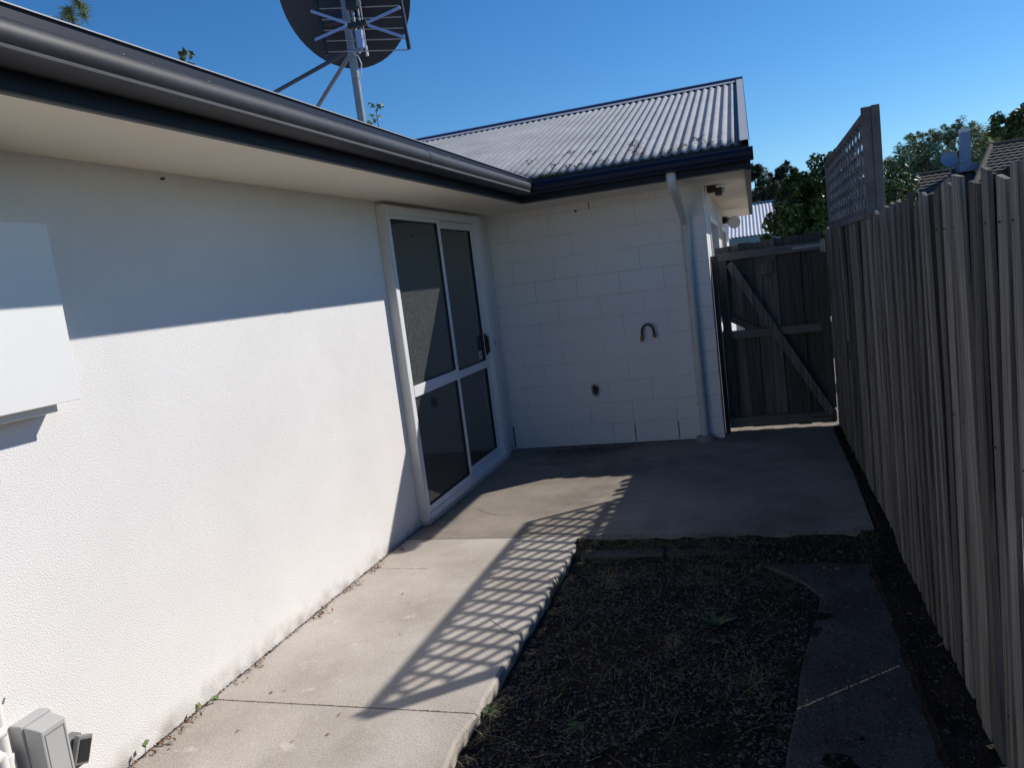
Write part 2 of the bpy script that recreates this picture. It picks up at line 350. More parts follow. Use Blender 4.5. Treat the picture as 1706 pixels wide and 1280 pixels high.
# gutters: profile out from the fascia
prof = [(0, .085), (.085, .098), (.092, .100), (.100, .096), (.108, .088), (.116, .072), (.119, .055), (.117, .038), (.110, .026), (.114, .020), (.118, .013), (.116, .006), (.106, .002), (.03, .002), (0, .006)]
PZ = 2.308
MB().prism(prof, lambda a, z: (.5835+a, -10, PZ+z), lambda a, z: (.5835+a, -.7155-a+.0, PZ+z)).build('gutter', gut_m, house, smooth=True)
MB().prism(prof, lambda a, z: (.5835+a, -.716-a+.0, PZ+z), lambda a, z: (2.432, -.716-a, PZ+z)).build('gutter', navy, house, smooth=True)
ec = MB(); ec.prism([(p[0]+.004, p[1]) for p in prof], lambda a, z: (2.4325, -.716-a, PZ+z), lambda a, z: (2.4345, -.716-a, PZ+z)); ec.build('gutter_end_cap', navy, house)
for gy in (-2.95, -6.9):
    MB().prism([(a*1.0+.0015*(1 if a > .03 else 0), z) for a, z in prof], lambda a, z: (.5835+a, gy, PZ+z+(.0012 if z > .05 else -.0012)), lambda a, z: (.5835+a, gy+.07, PZ+z+(.0012 if z > .05 else -.0012))).build('gutter_joint', gut_m, house, smooth=True)
MB().prism([(a*1.0+.0015*(1 if a > .03 else 0), z) for a, z in prof], lambda a, z: (1.32, -.716-a, PZ+z+(.0012 if z > .05 else -.0012)), lambda a, z: (1.39, -.716-a, PZ+z+(.0012 if z > .05 else -.0012))).build('gutter_joint', navy, house, smooth=True)
bl = MB(); rb = random.Random(5)
for i in range(34):
    gy = rb.uniform(-5.5, -.9); t_ = rb.choice((0, 1)); aa, zz = ((.060, .0955), (.1035, .0935))[t_]; rr = rb.uniform(.0015, .0045) if i > 3 else .008
    bl.sphere((.5835+aa, gy, PZ+zz), rr, 7, 4, (1, rb.uniform(.8, 1.8), .45))
bl.build('bird_lime', mat('bird_lime', (.5, .5, .47), .9), house)['kind'] = 'stuff'
# left roof and wing roof, corrugated, pitch 18 degrees
P = .0762; S = 6
def corr(axis, c0, c1, lo, hi, zf, th=.0):
    mb = MB(); n = int((c1-c0)/P*S)
    for i in range(n+1):
        c = c0+(c1-c0)*i/n; h = .0105*math.cos(2*math.pi*c/P); a = lo(c); b = hi(c); m = 14
        for k in range(m+1):
            t = a+(b-a)*k/m
            jit = .0012*noise.noise(Vector((c*3, t*2, 0)))
            mb.v.append((c, t, zf(t)+h+jit) if axis == 'x' else (t, c, zf(t)+h+jit))
    for i in range(n):
        for k in range(m): q = i*(m+1)+k; mb.f.append((q, q+m+1, q+m+2, q+1))
    return mb
o = corr('x', -3.0, 2.335, lambda x: -.755 if x > .66 else -.755+(.66-x), lambda x: 2.86, lambda y: 2.462+.328*(y+.70)).build('corrugated_roof', roof_m, house, smooth=True, fix=True)
md = o.modifiers.new('solid', 'SOLIDIFY'); md.thickness = .003
o = corr('y', -10, 2.9, lambda y: .642 if y < -.72 else .642-(y+.72), lambda y: -5.0, lambda x: 2.462+.328*(.60-x)).build('corrugated_roof', roof_m, house, smooth=True, fix=True)
MB().box(.585, .660, -10, -.80, 2.399, 2.4475).box(.70, 2.33, -.785, -.60, 2.399, 2.436).build('roof_edge_flashing', navy, house)
MB().box(.60, .668, -10, -.79, 2.448, 2.4515).build('drip_edge', barge_m, house)
# rear slope (plain), ridge, barge flashing
MB().add([(-3, 2.9, 3.62), (2.40, 2.9, 3.62), (2.40, 6.7, 2.42), (-3, 6.7, 2.42)], [(0, 1, 2, 3)]).build('rear_roof', roof_m, house)
rd = MB()
rd.prism([(2.73, 3.598), (2.735, 3.606), (2.84, 3.645), (2.855, 3.672), (2.90, 3.688), (2.945, 3.672), (2.96, 3.645), (3.07, 3.606), (2.90, 3.645)], lambda y, z: (-3, y, z), lambda y, z: (2.415, y, z))
rd.build('ridge_cap', mat('ridge_blue', (.05, .055, .11), .4), house)
MB().prism([(2.70, 3.590), (2.705, 3.600), (2.838, 3.643), (2.838, 3.635)], lambda y, z: (-3, y, z), lambda y, z: (2.335, y, z)).build('ridge_flashing', barge_m, house)
bg_ = MB()
def rz(y, d): return 2.462+.328*(y+.70)+d
bg_.add([(2.345, -.76, rz(-.76, .026)), (2.412, -.76, rz(-.76, .026)), (2.412, 2.9, rz(2.9, .026)), (2.345, 2.9, rz(2.9, .026)),
         (2.412, -.76, rz(-.76, -.06)), (2.412, 2.9, rz(2.9, -.06)), (2.416, -.76, rz(-.76, .030)), (2.416, 2.9, rz(2.9, .030)), (2.416, -.76, rz(-.76, -.06)), (2.416, 2.9, rz(2.9, -.06))],
        [(0, 1, 2, 3), (6, 8, 9, 7), (1, 6, 7, 2)])
bg_.build('barge_flashing', barge_m, house)
MB().prism([(2.337, -.012), (2.345, -.012), (2.345, .030), (2.337, .030)], lambda x, d: (x, -.765, rz(-.765, d)), lambda x, d: (x, 2.88, rz(2.88, d))).build('barge_riser', navy, house)
# soffit downlight
MB().tube([(.29, -1.46, 2.261), (.29, -1.46, 2.254)], .045, 20).build('soffit_light', soffit_m, house)
# room behind the sliding door
rm = MB(); rm.add([(-.121, -3.2, .03), (-3.6, -3.2, .03), (-3.6, .0, .03), (-.121, .0, .03), (-.121, -3.2, 2.25), (-3.6, -3.2, 2.25), (-3.6, .0, 2.25), (-.121, .0, 2.25)],
                   [(4, 5, 6, 7), (0, 1, 5, 4), (1, 2, 6, 5), (2, 3, 7, 6)])
rm.build('room_lining', lining, house)
MB().add([(-.121, -3.2, .03), (-3.6, -3.2, .03), (-3.6, .0, .03), (-.121, .0, .03)], [(0, 1, 2, 3)]).build('room_floor', carpet, house)
MB().box(-3.59, -3.55, -1.7, -.9, .035, 2.0).build('inner_door', mat('door_paint', (.22, .23, .23), .6), house)

refl_m = mat('jamb_reflection_pale', (.62, .63, .60), .9)  # pale strips added behind the panes to stand for light jamb reflections
for ya_, yb_ in ((-1.60, -1.44), (-.74, -.56)):
    q = MB(); n = 40
    for i in range(n+1):
        yy = ya_+(yb_-ya_)*i/n; xx_ = -.17+.014*math.sin(i*1.15)
        q.v += [(xx_, yy, .08), (xx_, yy, 2.18)]
    for i in range(n): a = i*2; q.f.append((a, a+2, a+3, a+1))
    q.build('jamb_reflection_strip', refl_m, house, smooth=True)
# sliding door
F0, F1 = -.06, .062
fr = MB(); t = .055
fr.box(F0, F1, DY0+.001, DY0+.05, .0355, 2.234); fr.box(F0, F1, DY1-.11, DY1-.001, .0355, 2.234)
fr.box(F0, F1, DY0+.05, DY1-.11, 2.175, 2.234); fr.box(F0, F1+.012, DY0+.05, DY1-.11, .0355, .075)
frame = fr.build('sliding_door', alu, house, bevel=.003)
MB().box(.001, .075, DY0-.005, DY1+.003, .004, .034).build('sill', mat('sill_grey', (.50, .49, .47), .6, var=.2, vscale=20), frame, bevel=.002)
MB().box(.001, .070, DY0-.012, DY0, .036, 2.236).build('jamb_trim', mat('jamb_grey', (.55, .54, .52), .5), frame, bevel=.002)
def sash(y0, y1, x0, x1, sl_, sr, top, bot, mid0, mid1, name):
    s = MB(); zt, zb = 2.174, .076
    s.box(x0, x1, y0, y0+sl_, zb, zt); s.box(x0, x1, y1-sr, y1, zb, zt); s.box(x0, x1, y0+sl_, y1-sr, zt-top, zt)
    s.box(x0, x1, y0+sl_, y1-sr, zb, zb+bot); s.box(x0, x1+.003, y0+sl_, y1-sr, mid0, mid1)
    p = s.build(name, alu, frame, bevel=.003)
    xm = (x0+x1)/2
    g = MB(); g.box(xm-.003, xm+.003, y0+sl_, y1-sr, mid1, zt-top); g.box(xm-.003, xm+.003, y0+sl_, y1-sr, zb+bot, mid0)
    g.build('pane', glass, frame)
    q = MB()
    for za, zz in ((mid1, zt-top), (zb+bot, mid0)):
        q.box(xm+.004, x1-.004, y0+sl_, y0+sl_+.006, za, zz); q.box(xm+.004, x1-.004, y1-sr-.006, y1-sr, za, zz); q.box(xm+.004, x1-.004, y0+sl_+.006, y1-sr-.006, zz-.006, zz); q.box(xm+.004, x1-.004, y0+sl_+.006, y1-sr-.006, za, za+.006)
    q.build('glazing_seal', seal, frame)
    return p
s1 = sash(DY0+.052, -1.335, .018, .056, .028, .05, .03, .045, .905, .985, 'fixed_sash')
s2 = sash(-1.375, DY1-.112, -.028, .012, .045, .055, .06, .07, .89, .955, 'moving_sash')
hd = MB(); hd.box(.0125, .03, -.525, -.495, 1.0, 1.19); hd.box(.03, .05, -.522, -.498, 1.02, 1.17)
hd.build('handle', black, frame, bevel=.006)
MB().box(.0625, .0645, -.385, -.377, 1.06, 1.12).build('lock_strike', black, frame)
MB().box(-.004, -.0025, -.66, -.59, .985, 1.05).build('sticker', sticker_m, frame)
MB().box(-.0024, -.002, -.645, -.605, 1.005, 1.035).build('sticker_print', dgrey, frame)

# downpipe with offset, clips and collar
dp = MB(); xx = 1.83
dp.tube([(xx-.02, -.755, 2.335), (xx-.02, -.755, 2.25), (xx-.02, -.74, 2.215), (xx-.015, -.68, 2.185), (xx, -.15, 1.99), (xx, -.075, 1.955), (xx, -.058, 1.92), (xx, -.055, 1.85), (xx+.004, -.055, .04)], .036, 20)
dpo = dp.build('downpipe', pipe_m, house, smooth=True)
for z in (.33, 1.80):
    cl = MB(); cl.tube([(xx, -.055, z-.006), (xx, -.055, z+.006)], .0385, 20); cl.box(xx-.062, xx+.062, -.008, 0-.0005, z-.006, z+.006); cl.build('pipe_clip', pipe_m, dpo)
for a, b in (((xx, -.055, 1.82), (xx, -.055, 1.93)), ((xx-.02, -.755, 2.24), (xx-.02, -.755, 2.30))): jn = MB(); jn.tube([a, b], .0405, 20); jn.build('pipe_socket', pipe_m, dpo, smooth=True)
cc = MB(); cc.tube([(xx+.004, -.065, -.002), (xx+.004, -.065, .035), (xx+.004, -.065, .048)], [.085, .08, .062], 20)
cc.build('pipe_collar', mat('pale_mortar', (.30, .29, .28), .9, var=.3, vscale=30), house)

# things fixed to the walls
hk = thing('hose_loop', (1.41, -.03, .97), 'black rubber hose arch with brass ends on the block wall', 'hose')
pts = []
for i in range(15):
    a = math.pi*i/14; pts.append((1.412-.052*math.cos(a), -.045, 1.032+.062*math.sin(a)))
pts = [(1.357, -.045, .985)]+pts+[(1.467, -.045, .99)]
MB().tube(pts, .0105, 12).build('hose', black, hk, smooth=True)
b1 = MB(); b1.tube([(1.357, -.045, 1.0), (1.352, -.045, .962)], .0155, 10); b1.tube([(1.352, -.045, .962), (1.350, -.045, .945)], .012, 10); b1.tube([(1.350, -.045, .958), (1.350, -.001, .958)], .008, 8)
b1.build('fitting', brass, hk)
b1 = MB(); b1.tube([(1.467, -.045, 1.0), (1.47, -.045, .972)], .0155, 10); b1.tube([(1.47, -.045, .980), (1.47, -.001, .980)], .008, 8)
b1.build('fitting', brass, hk)
tp = thing('tap_stub', (.865, -.01, .52), 'corroded stub of a garden tap in a chipped hole low in the block wall', 'tap')
q = MB()
import itertools
ring = [(.865+.028*math.cos(a)*(1+.4*noise.noise(Vector((a, 1, 0)))), -.0012, .525+.045*math.sin(a)*(1+.5*noise.noise(Vector((a*2, 5, 0))))) for a in [i*.4 for i in range(16)]]
q.add(ring+[(v[0], .01, v[2]) for v in ring], [tuple(range(16))]+[(i, (i+1) % 16, 16+(i+1) % 16, 16+i) for i in range(16)])
q.build('chipped_hole', seal, tp)
q = MB(); ring2 = [(.867+.046*math.cos(a)*(1+.25*noise.noise(Vector((a, 9, 0)))), -.0006, .523+.066*math.sin(a)*(1+.3*noise.noise(Vector((a*2, 2, 0))))) for a in [i*.314 for i in range(20)]]
q.add(ring2+[(v[0], .008, v[2]) for v in ring2], [tuple(range(20))]+[(i, (i+1) % 20, 20+(i+1) % 20, 20+i) for i in range(20)]); q.build('bare_patch', mat('bare_mortar', (.5, .5, .49), .95, var=.4, vscale=60), tp)
q = MB(); q.tube([(.868, .0, .53), (.868, -.035, .525), (.872, -.045, .50)], .010, 10); q.tube([(.856, -.02, .545), (.858, -.02, .572)], .006, 8); q.build('pipe_end', rust, tp)
q = MB(); q.tube([(.87, -.002, .478), (.87, -.02, .478)], .006, 8); q.build('bolt', galv, tp)
mo = thing('wall_nail', (.87, -.01, 2.15), 'small rusty fixing high on the block wall under the soffit', 'nail')
MB().tube([(.865, -.001, 2.19), (.865, -.014, 2.19)], .012, 10).build('nail_head', rust, mo)
tag(MB().tube([(0, -4.307, 2.232), (.018, -4.307, 2.232)], .006, 8).build('wall_screw', rust), 'tiny dark screw in the stucco just under the long soffit', 'screw')

# white meter cupboard, upper left
mc = thing('meter_cupboard', (.06, -5.45, 1.395), 'smooth white steel meter cupboard on the stucco wall, cut by the eave shadow', 'cupboard')
MB().box(.0005, .112, -5.87, -5.046, 1.40, 1.995).build('cabinet', white_box, mc, bevel=.003)
MB().box(.1125, .119, -5.88, -5.04, 1.395, 2.0).build('cupboard_door', white_box, mc, bevel=.002)
MB().box(.02, .075, -5.80, -5.10, 1.365, 1.3995).build('cable_entry', white_box, mc, bevel=.004)
# grey junction box, lower left
jb = thing('junction_box', (.08, -5.38, .2), 'pale grey plastic service box with hinged cover low on the stucco wall', 'service box')
MB().box(.0005, .05, -5.446, -5.332, .185, .408).build('back_box', greybox, jb, bevel=.004)
q = MB(); q.prism([(-5.440, .19), (-5.338, .19), (-5.338, .402), (-5.440, .402)], lambda y, z: (.052, y, z), lambda y, z: (.118, y+(.004 if y < -5.39 else -.004), z-(.014 if z > .3 else -.0)))
q.build('cover', greybox, jb, bevel=.005)
q = MB()
q.box(.1185, .1200, -5.426, -5.3, .2, .2)
q = MB(); y0, y1, z0, z1 = -5.425, -5.352, .20, .370
for a in ((y0, y0+.0025, z0, z1), (y1-.0025, y1, z0, z1), (y0+.0025, y1-.0025, z1-.0025, z1)): q.box(.1182, .1192, *a)
q.build('cover_groove', dgrey, jb)
q = MB(); q.tube([(.118, -5.378, .212), (.126, -5.378, .212)], .011, 16); q.build('cover_lock', black, jb)
ob = thing('power_outlet', (.05, -5.27, .14), 'small dark grey outdoor socket with flap right of the pale service box', 'socket')
MB().box(.0005, .045, -5.315, -5.235, .15, .262).build('socket_body', dgrey, ob, bevel=.005)
M = Matrix.Rotation(R(-24), 3, 'X')
MB().obox((.062, -5.262, .215), (.022, .062, .095), M).build('socket_flap', mat('mid_grey_plastic', (.2, .2, .2), .4), ob, bevel=.005)
MB().obox((.0745, -5.262, .213), (.003, .046, .072), M).build('flap_rim', black, ob, bevel=.001)
# conduits at the far left
cd = thing('conduit', (.03, -5.52, .0), 'white plastic conduit running up the stucco wall at the left edge', 'conduit')
q = MB(); q.tube([(.03, -5.495, 0), (.03, -5.492, 1.37)], .017, 14); q.build('pipe', pvc, cd, smooth=True)
q = MB(); q.tube([(.03, -5.495, .0), (.03, -5.495, .34)], .024, 14); q.build('lower_pipe', pvc, cd, smooth=True)
q = MB(); q.tube([(.065, -5.70, .435), (.065, -5.51, .435)], .016, 12); q.tube([(.065, -5.70, .37), (.065, -5.535, .37)], .02, 12); q.tube([(.065, -5.535, .37), (.065, -5.535, .2)], .018, 12); q.build('branch_pipe', pvc, cd, smooth=True)
q = MB(); q.box(.0005, .012, -5.545, -5.46, .50, .516); q.tube([(.03, -5.470, .50), (.028, -5.458, .515)], .003, 6); q.build('saddle_clip', galv, cd)

# outdoor lights under the gable soffit
fl = thing('flood_light', (2.1, .35, 2.2), 'small black security light under the soffit above the gate side of the house', 'light')
q = MB(); q.box(2.02, 2.10, .30, .42, 2.20, 2.261); q.box(2.09, 2.15, .28, .44, 2.165, 2.235); q.build('lamp_housing', black, fl, bevel=.006)
MB().sphere((2.155, .36, 2.205), .035, 14, 10).build('sensor', mat('white_lens', (.6, .6, .58), .3), fl, smooth=True)
sp_ = thing('spot_lamp', (2.1, 4.6, 2.1), 'clear spotlight bulb on a black holder at the far end of the side wall', 'light')
q = MB(); q.tube([(2.001, 4.4, 2.12), (2.05, 4.37, 2.12)], .05, 14); q.tube([(2.05, 4.37, 2.12), (2.12, 4.2, 2.09)], [.035, .05], 14); q.build('holder', black, sp_, smooth=True)
q = MB(); q.tube([(2.12, 4.2, 2.09), (2.16, 4.08, 2.06), (2.17, 4.05, 2.052)], [.05, .085, .075], 18); q.build('bulb', mat('bulb_white', (.7, .7, .68), .15), sp_, smooth=True)

# ---------------------------------------------------------------- satellite dish and aerial on the roof
sd = thing('satellite_dish', (.11, -2.5, 2.6), 'large dark grey satellite dish seen from behind on a braced pole on the roof', 'satellite dish')
q = MB(); C0 = Vector((.040, -2.42, 3.565)); ax = Vector((.07, .90, .40)).normalized()
e1 = ax.cross(Vector((0, 0, 1))).normalized(); e2 = e1.cross(ax)
nr, na = 10, 56; RA = .462; RB = .47
for side, dd in ((0, 0), (1, .006)):
    for i in range(nr+1):
        for j in range(na):
            a = 2*math.pi*j/na; rr = i/nr
            q.v.append(tuple(C0+(e1*math.cos(a)*RA+e2*math.sin(a)*RB)*rr+ax*(.085*rr*rr-.085+dd)))
for s_ in (0, 1):
    for i in range(nr):
        for j in range(na):
            k = s_*(nr+1)*na; fc = (k+i*na+j, k+i*na+(j+1) % na, k+(i+1)*na+(j+1) % na, k+(i+1)*na+j)
            q.f.append(fc if s_ else fc[::-1])
for j in range(na):
    a = nr*na+j; b = nr*na+(j+1) % na; k = (nr+1)*na; q.f.append((a, b, b+k, a+k))
q.build('reflector', dish_m, sd, smooth=True, fix=False)
q = MB(); q.tube([C0-ax*.085+e1*RA*0, C0+e2*-RB*.0-ax*.13], .06, 16); q.obox(C0-ax*.12+Vector((0, 0, -.06)), (.13, .06, .24)); q.obox(C0-ax*.10+e2*-.22, (.10, .03, .2), Matrix((e1, ax, e2)).transposed()); q.build('mounting_bracket', dish_m, sd, bevel=.004)
q = MB(); q.tube([(.120, -2.56, 2.55), (.118, -2.56, 3.18), (.115, -2.56, 3.60)], .026, 16); q.build('pole', galv, sd, smooth=True)
q = MB(); q.tube([(.09, -2.54, 3.16), (-.60, -2.30, 3.095), (-1.15, -2.11, 3.04)], .013, 10); q.build('brace', mat('dark_steel', (.06, .065, .1), .5), sd)
q = MB(); q.tube([(.095, -2.54, 3.14), (-.20, -2.42, 2.955), (-.42, -2.33, 2.81)], .013, 10); q.build('brace', galv, sd)
q = MB(); q.tube([(.145, -2.6, 3.12), (.175, -2.6, 3.10), (.19, -2.6, 3.05), (.18, -2.6, 2.99), (.155, -2.6, 2.96)], .004, 6); q.tube([(.155, -2.6, 2.96), (.152, -2.59, 2.58)], .0035, 6); q.build('cable', pvc, sd)
q = MB(); q.tube([C0+e2*-RB*.95, C0+ax*.5+e2*-.1], .012, 8); q.sphere(C0+ax*.5+e2*-.1, .04, 12, 8); q.build('feed_arm', galv, sd)

an = thing('tv_aerial', (.27, -2.75, 3.07), 'television aerial with silver bow tie elements and rod grid in front of the dish', 'aerial')
ya = -2.72
# frame of the aerial: (s across, h up) on a plane tilted slightly
def ap(s, h, d=0): return (s, ya-d, h-.10*(s-.28)*0-.18*(s-.02)+.0)
q = MB(); q.beam(ap(-.012, 3.78), ap(.028, 3.105), .02, .016, (0, 1, 0)); q.build('grid_side_bar', black, an)
q = MB(); q.beam(ap(.53, 3.78), ap(.566, 3.13), .02, .016, (0, 1, 0)); q.build('grid_side_bar', black, an)
for h in (3.125, 3.188, 3.249, 3.311, 3.374, 3.437, 3.50, 3.56, 3.62, 3.68):
    q = MB(); q.tube([ap(.01, h), ap(.56, h)], .0035, 6); q.build('grid_rod', galv, an)
for hc in (3.262, 3.56):
    for sg in (-1, 1):
        cx = .285+.0
        for up in (-1, 1):
            q = MB(); q.beam(ap(cx+sg*.068, hc+up*.008, .06), ap(cx+sg*.285, hc+up*.082, .065), .016, .006, (0, 1, 0)); q.build('bow_tie_element', bluealu, an)
    q = MB(); q.obox(ap(.285, hc, .055), (.12, .03, .028)); q.build('insulator', black, an, bevel=.003)
q = MB(); q.obox(ap(.275, 3.45, .05), (.075, .05, .20), Matrix.Rotation(R(4), 3, 'Y')); q.build('balun_box', black, an, bevel=.006)
q = MB(); q.tube([ap(.262, 3.10, .04), ap(.250, 3.75, .04)], .009, 8); q.tube([ap(.300, 3.16, .045), ap(.285, 3.75, .045)], .006, 8); q.build('boom', galv, an)
q = MB(); q.obox(ap(.285, 3.18, .045), (.035, .03, .10)); q.tube([ap(.275, 3.12, .03), (.12, -2.60, 3.14)], .012, 8); q.build('mast_clamp', bluealu, an)
q = MB(); q.tube([ap(.318, 3.40, .05), ap(.318, 3.10, .05)], .003, 6); q.tube([ap(.318, 3.14, .05), ap(.318, 3.085, .05)], [.006, .009], 8); q.build('cable', pvc, an)

# ---------------------------------------------------------------- paling fence
fence = thing('paling_fence', (3.0, -4.5, 0), 'tall weathered grey paling fence leaning along the right side of the garden', 'fence')
FY0, FY1 = -9.2, .19; TRL = (-2.75, -.40)
def paling(mb, x, y, wd, th, z0, z1, rz_=0, tilt=0, lean=0, notch=0):
    n = 5; k = len(mb.v); c, s = math.cos(rz_), math.sin(rz_); bow = random.uniform(-.006, .006)
    for i in range(n+1):
        t = i/n; z = z0+(z1-z0)*t; ox = x+lean*t+bow*math.sin(math.pi*t); oy = y+tilt*t+random.uniform(-.0015, .0015)
        wv = wd*(1+random.uniform(-.03, .03)); sl2 = notch if i == n else 0
        for a, b in ((-th/2, -wv/2), (th/2, -wv/2), (th/2, wv/2), (-th/2, wv/2)):
            mb.v.append((ox+a*c-b*s, oy+a*s+b*c, z+sl2*(1 if b > 0 else -1)))
    for i in range(n):
        for j in range(4): a = k+i*4; mb.f.append((a+j, a+(j+1) % 4, a+4+(j+1) % 4, a+4+j))
    mb.f.append((k+3, k+2, k+1, k)); k2 = k+n*4; mb.f.append((k2, k2+1, k2+2, k2+3))
front = MB(); rear = MB(); nails = MB(); y = FY0
HOLE = -3.86; OPEN = -4.78; rnd = random.Random(21); prev = 0
while y < FY1-.03:
    wd = rnd.choice((.046, .054, .062, .07, .078, .085))+rnd.uniform(-.004, .004); gap = rnd.uniform(.034, .062)
    if -.06 < (y+wd)-(HOLE-.03) < .08: gap = .052
    if abs(y+wd-(OPEN-.05)) < .05: gap = .062
    top = 1.750+rnd.uniform(-.030, .024)
    if TRL[0]-.1 < y: top = 1.738+rnd.uniform(-.004, .004)
    tw = R(rnd.uniform(-3, 3)); tl = rnd.uniform(-.018, .018)
    random.seed(int(y*1000))
    paling(front, 2.985+rnd.uniform(-.005, .003), y+wd/2, wd, rnd.uniform(.010, .016), -.12, top, tw, tl, rnd.uniform(-.012, .008), rnd.uniform(-.010, .010))
    for z in (.19, .99, 1.61):
        if rnd.random() < .8:
            xo = 2.9745+rnd.uniform(-.001, 0); yo = y+wd/2+rnd.uniform(-.012, .012); nails.tube([(xo, yo, z), (xo+.004, yo, z)], .0035, 6)
    gc = y+wd+gap/2; rw = gap+.095
    z0 = -.13; rt = top-rnd.uniform(.0, .035)
    if abs(gc-HOLE) < .06: z0 = .62
    if OPEN-.02 < gc < OPEN+.24: z0 = .80
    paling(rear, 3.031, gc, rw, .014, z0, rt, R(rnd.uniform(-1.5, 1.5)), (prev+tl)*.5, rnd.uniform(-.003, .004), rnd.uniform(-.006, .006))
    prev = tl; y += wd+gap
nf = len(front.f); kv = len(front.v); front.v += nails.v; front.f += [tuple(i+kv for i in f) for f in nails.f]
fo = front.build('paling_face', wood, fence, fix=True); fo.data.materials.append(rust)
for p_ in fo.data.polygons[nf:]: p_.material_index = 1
rear.build('paling_back', wood_gap, fence, fix=True)
q = MB()
for z in (.13, .95, 1.56): q.box(3.044, 3.089, FY0, FY1, z, z+.09)
q.build('rail', wood_h, fence)
for y in (-8.6, -6.2, -2.75, -.55):
    MB().box(3.0895, 3.18, y-.045, y+.045, -.1, 1.70).build('fence_post', wood_d, fence, bevel=.004)
# ring and gate stop on the fence
tag(MB().tube([(2.975+.0, -2.93+.026*math.cos(a), .888+.026*math.sin(a)) for a in [i*math.pi/9 for i in range(19)]], .004, 8, cap=False).build('ring_bolt', rust), 'small rusty ring hanging on the grey palings', 'ring')
q = MB(); q.box(2.962, 2.981, -1.17, -1.10, .77, .90); tag(q.build('fence_latch', black, bevel=.012), 'black oval latch plate on the palings near the gate', 'latch')

# trellis
tl_ = thing('trellis', (2.98, -1.55, 1.75), 'grey diagonal lattice trellis panel standing on top of the paling fence', 'trellis')
TY0, TY1, TZ0, TZ1 = -2.70, -.42, 1.735, 2.235; TX = 2.978
def sag(y): return .006*math.sin((y-TY0)*2.6)-.010*max(0, (y+1.3))
q = MB()
sp = .150
for dr in (1, -1):
    c = TY0-(TZ1-TZ0) if dr == 1 else TY0
    c0 = c
    while c0 < TY1+(0 if dr == 1 else (TZ1-TZ0)):
        # line y = c0 + dr*(z-TZ0)
        pts = []
        for z in (TZ0+.02, TZ1-.02):
            pts.append([c0+dr*(z-TZ0), z])
        (ya_, za_), (yb_, zb_) = pts
        lo, hi = TY0+.03, TY1-.03
        def clip(p, q2):
            if p[0] < lo: t = (lo-p[0])/(q2[0]-p[0]); return [lo, p[1]+(q2[1]-p[1])*t] if 0 <= t <= 1 else None
            if p[0] > hi: t = (hi-p[0])/(q2[0]-p[0]); return [hi, p[1]+(q2[1]-p[1])*t] if 0 <= t <= 1 else None
            return p
        A = clip(pts[0], pts[1]); B = clip(pts[1], pts[0])
        if A and B and abs(A[1]-B[1]) > .02:
            xo = TX-.0045 if dr == 1 else TX+.0045
            q.beam((xo, A[0], A[1]), (xo, B[0], B[1]), .030, .0085, (1, 0, 0))
        c0 += sp
q.build('lattice', wood_t, tl_)
for a, b, n_ in (((TX+.003, TY0+.0, TZ1), (TX+.003, TY1, TZ1-.008), 'top_rail'), ((TX+.003, TY0, TZ0), (TX+.003, TY1, TZ0), 'bottom_rail')):
    MB().beam(a, b, .032, .040, (1, 0, 0)).build(n_, wood_t, tl_, bevel=.002)
q = MB(); q.box(2.945, 2.990, TY0-.042, TY0-.0165, 1.73, 2.262); q.build('end_stile', wood_t, tl_, bevel=.003)
q = MB(); q.box(2.9905, 3.03, TY0-.05, TY0+.03, 1.70, 2.265); q.build('end_post', wood_t, tl_, bevel=.003)
q = MB(); q.box(2.958, 2.990, TY1, TY1+.03, 1.73, 2.24); q.build('end_stile', wood_t, tl_, bevel=.003)

# ---------------------------------------------------------------- gate
gate = thing('gate', (2.5, .24, 0), 'dark weathered timber board gate with diagonal brace and broken board', 'gate')
q = MB(); gx = 2.055; k = 0
while gx < 2.955:
    wd = .098; x1 = min(gx+wd, 2.985); top = 1.700+.03*(gx-2.05)+random.uniform(-.008, .008)
    g = -.008; yo = .262+(.0195 if k % 2 else 0)
    if k in (0, 1) :
        # snapped boards leave a hole above the middle rail
        q.box(gx+g, x1-g, yo, yo+.018, .028, .93); 
        if k == 0: q.add([(gx+g, yo, 1.07), (x1-g, yo, 1.03), (x1-g, yo, top), (gx+g, yo, top), (gx+g, yo+.018, 1.07), (x1-g, yo+.018, 1.03), (x1-g, yo+.018, top), (gx+g, yo+.018, top)], [(0, 1, 2, 3), (7, 6, 5, 4), (0, 4, 5, 1), (3, 2, 6, 7), (0, 3, 7, 4), (1, 5, 6, 2)])
        else: q.add([(gx+g, yo, 1.03), (x1-g, yo, .96), (x1-g, yo, top), (gx+g, yo, top), (gx+g, yo+.018, 1.03), (x1-g, yo+.018, .96), (x1-g, yo+.018, top), (gx+g, yo+.018, top)], [(0, 1, 2, 3), (7, 6, 5, 4), (0, 4, 5, 1), (3, 2, 6, 7), (0, 3, 7, 4), (1, 5, 6, 2)])
    else: q.box(gx+g, x1-g, yo, yo+.018, .026+random.uniform(-.004, .004), top)
    gx += wd+.002; k += 1
q.build('board_panel', wood_d, gate)
for z0, z1, x0, x1 in ((1.575, 1.645, 2.06, 2.97), (.86, .935, 2.06, 2.90), (.045, .135, 2.06, 2.97)):
    MB().box(x0, x1, .222, .2605, z0, z1).build('rail', wood_h, gate, bevel=.003)
MB().box(2.06, 2.135, .215, .2605, .166, 1.574).build('stile', wood_d, gate, bevel=.003)
MB().box(2.905, 2.975, .2215, .2605, .166, 1.574).build('stile', wood_d, gate, bevel=.003)
MB().beam((2.16, .205, 1.545), (2.93, .205, .115), .072, .032, (0, 1, 0)).build('brace', wood, gate, bevel=.003)
MB().beam((2.10, .246, 1.07), (2.42, .246, .885), .06, .026, (0, 1, 0)).build('brace', wood_d, gate, bevel=.003)
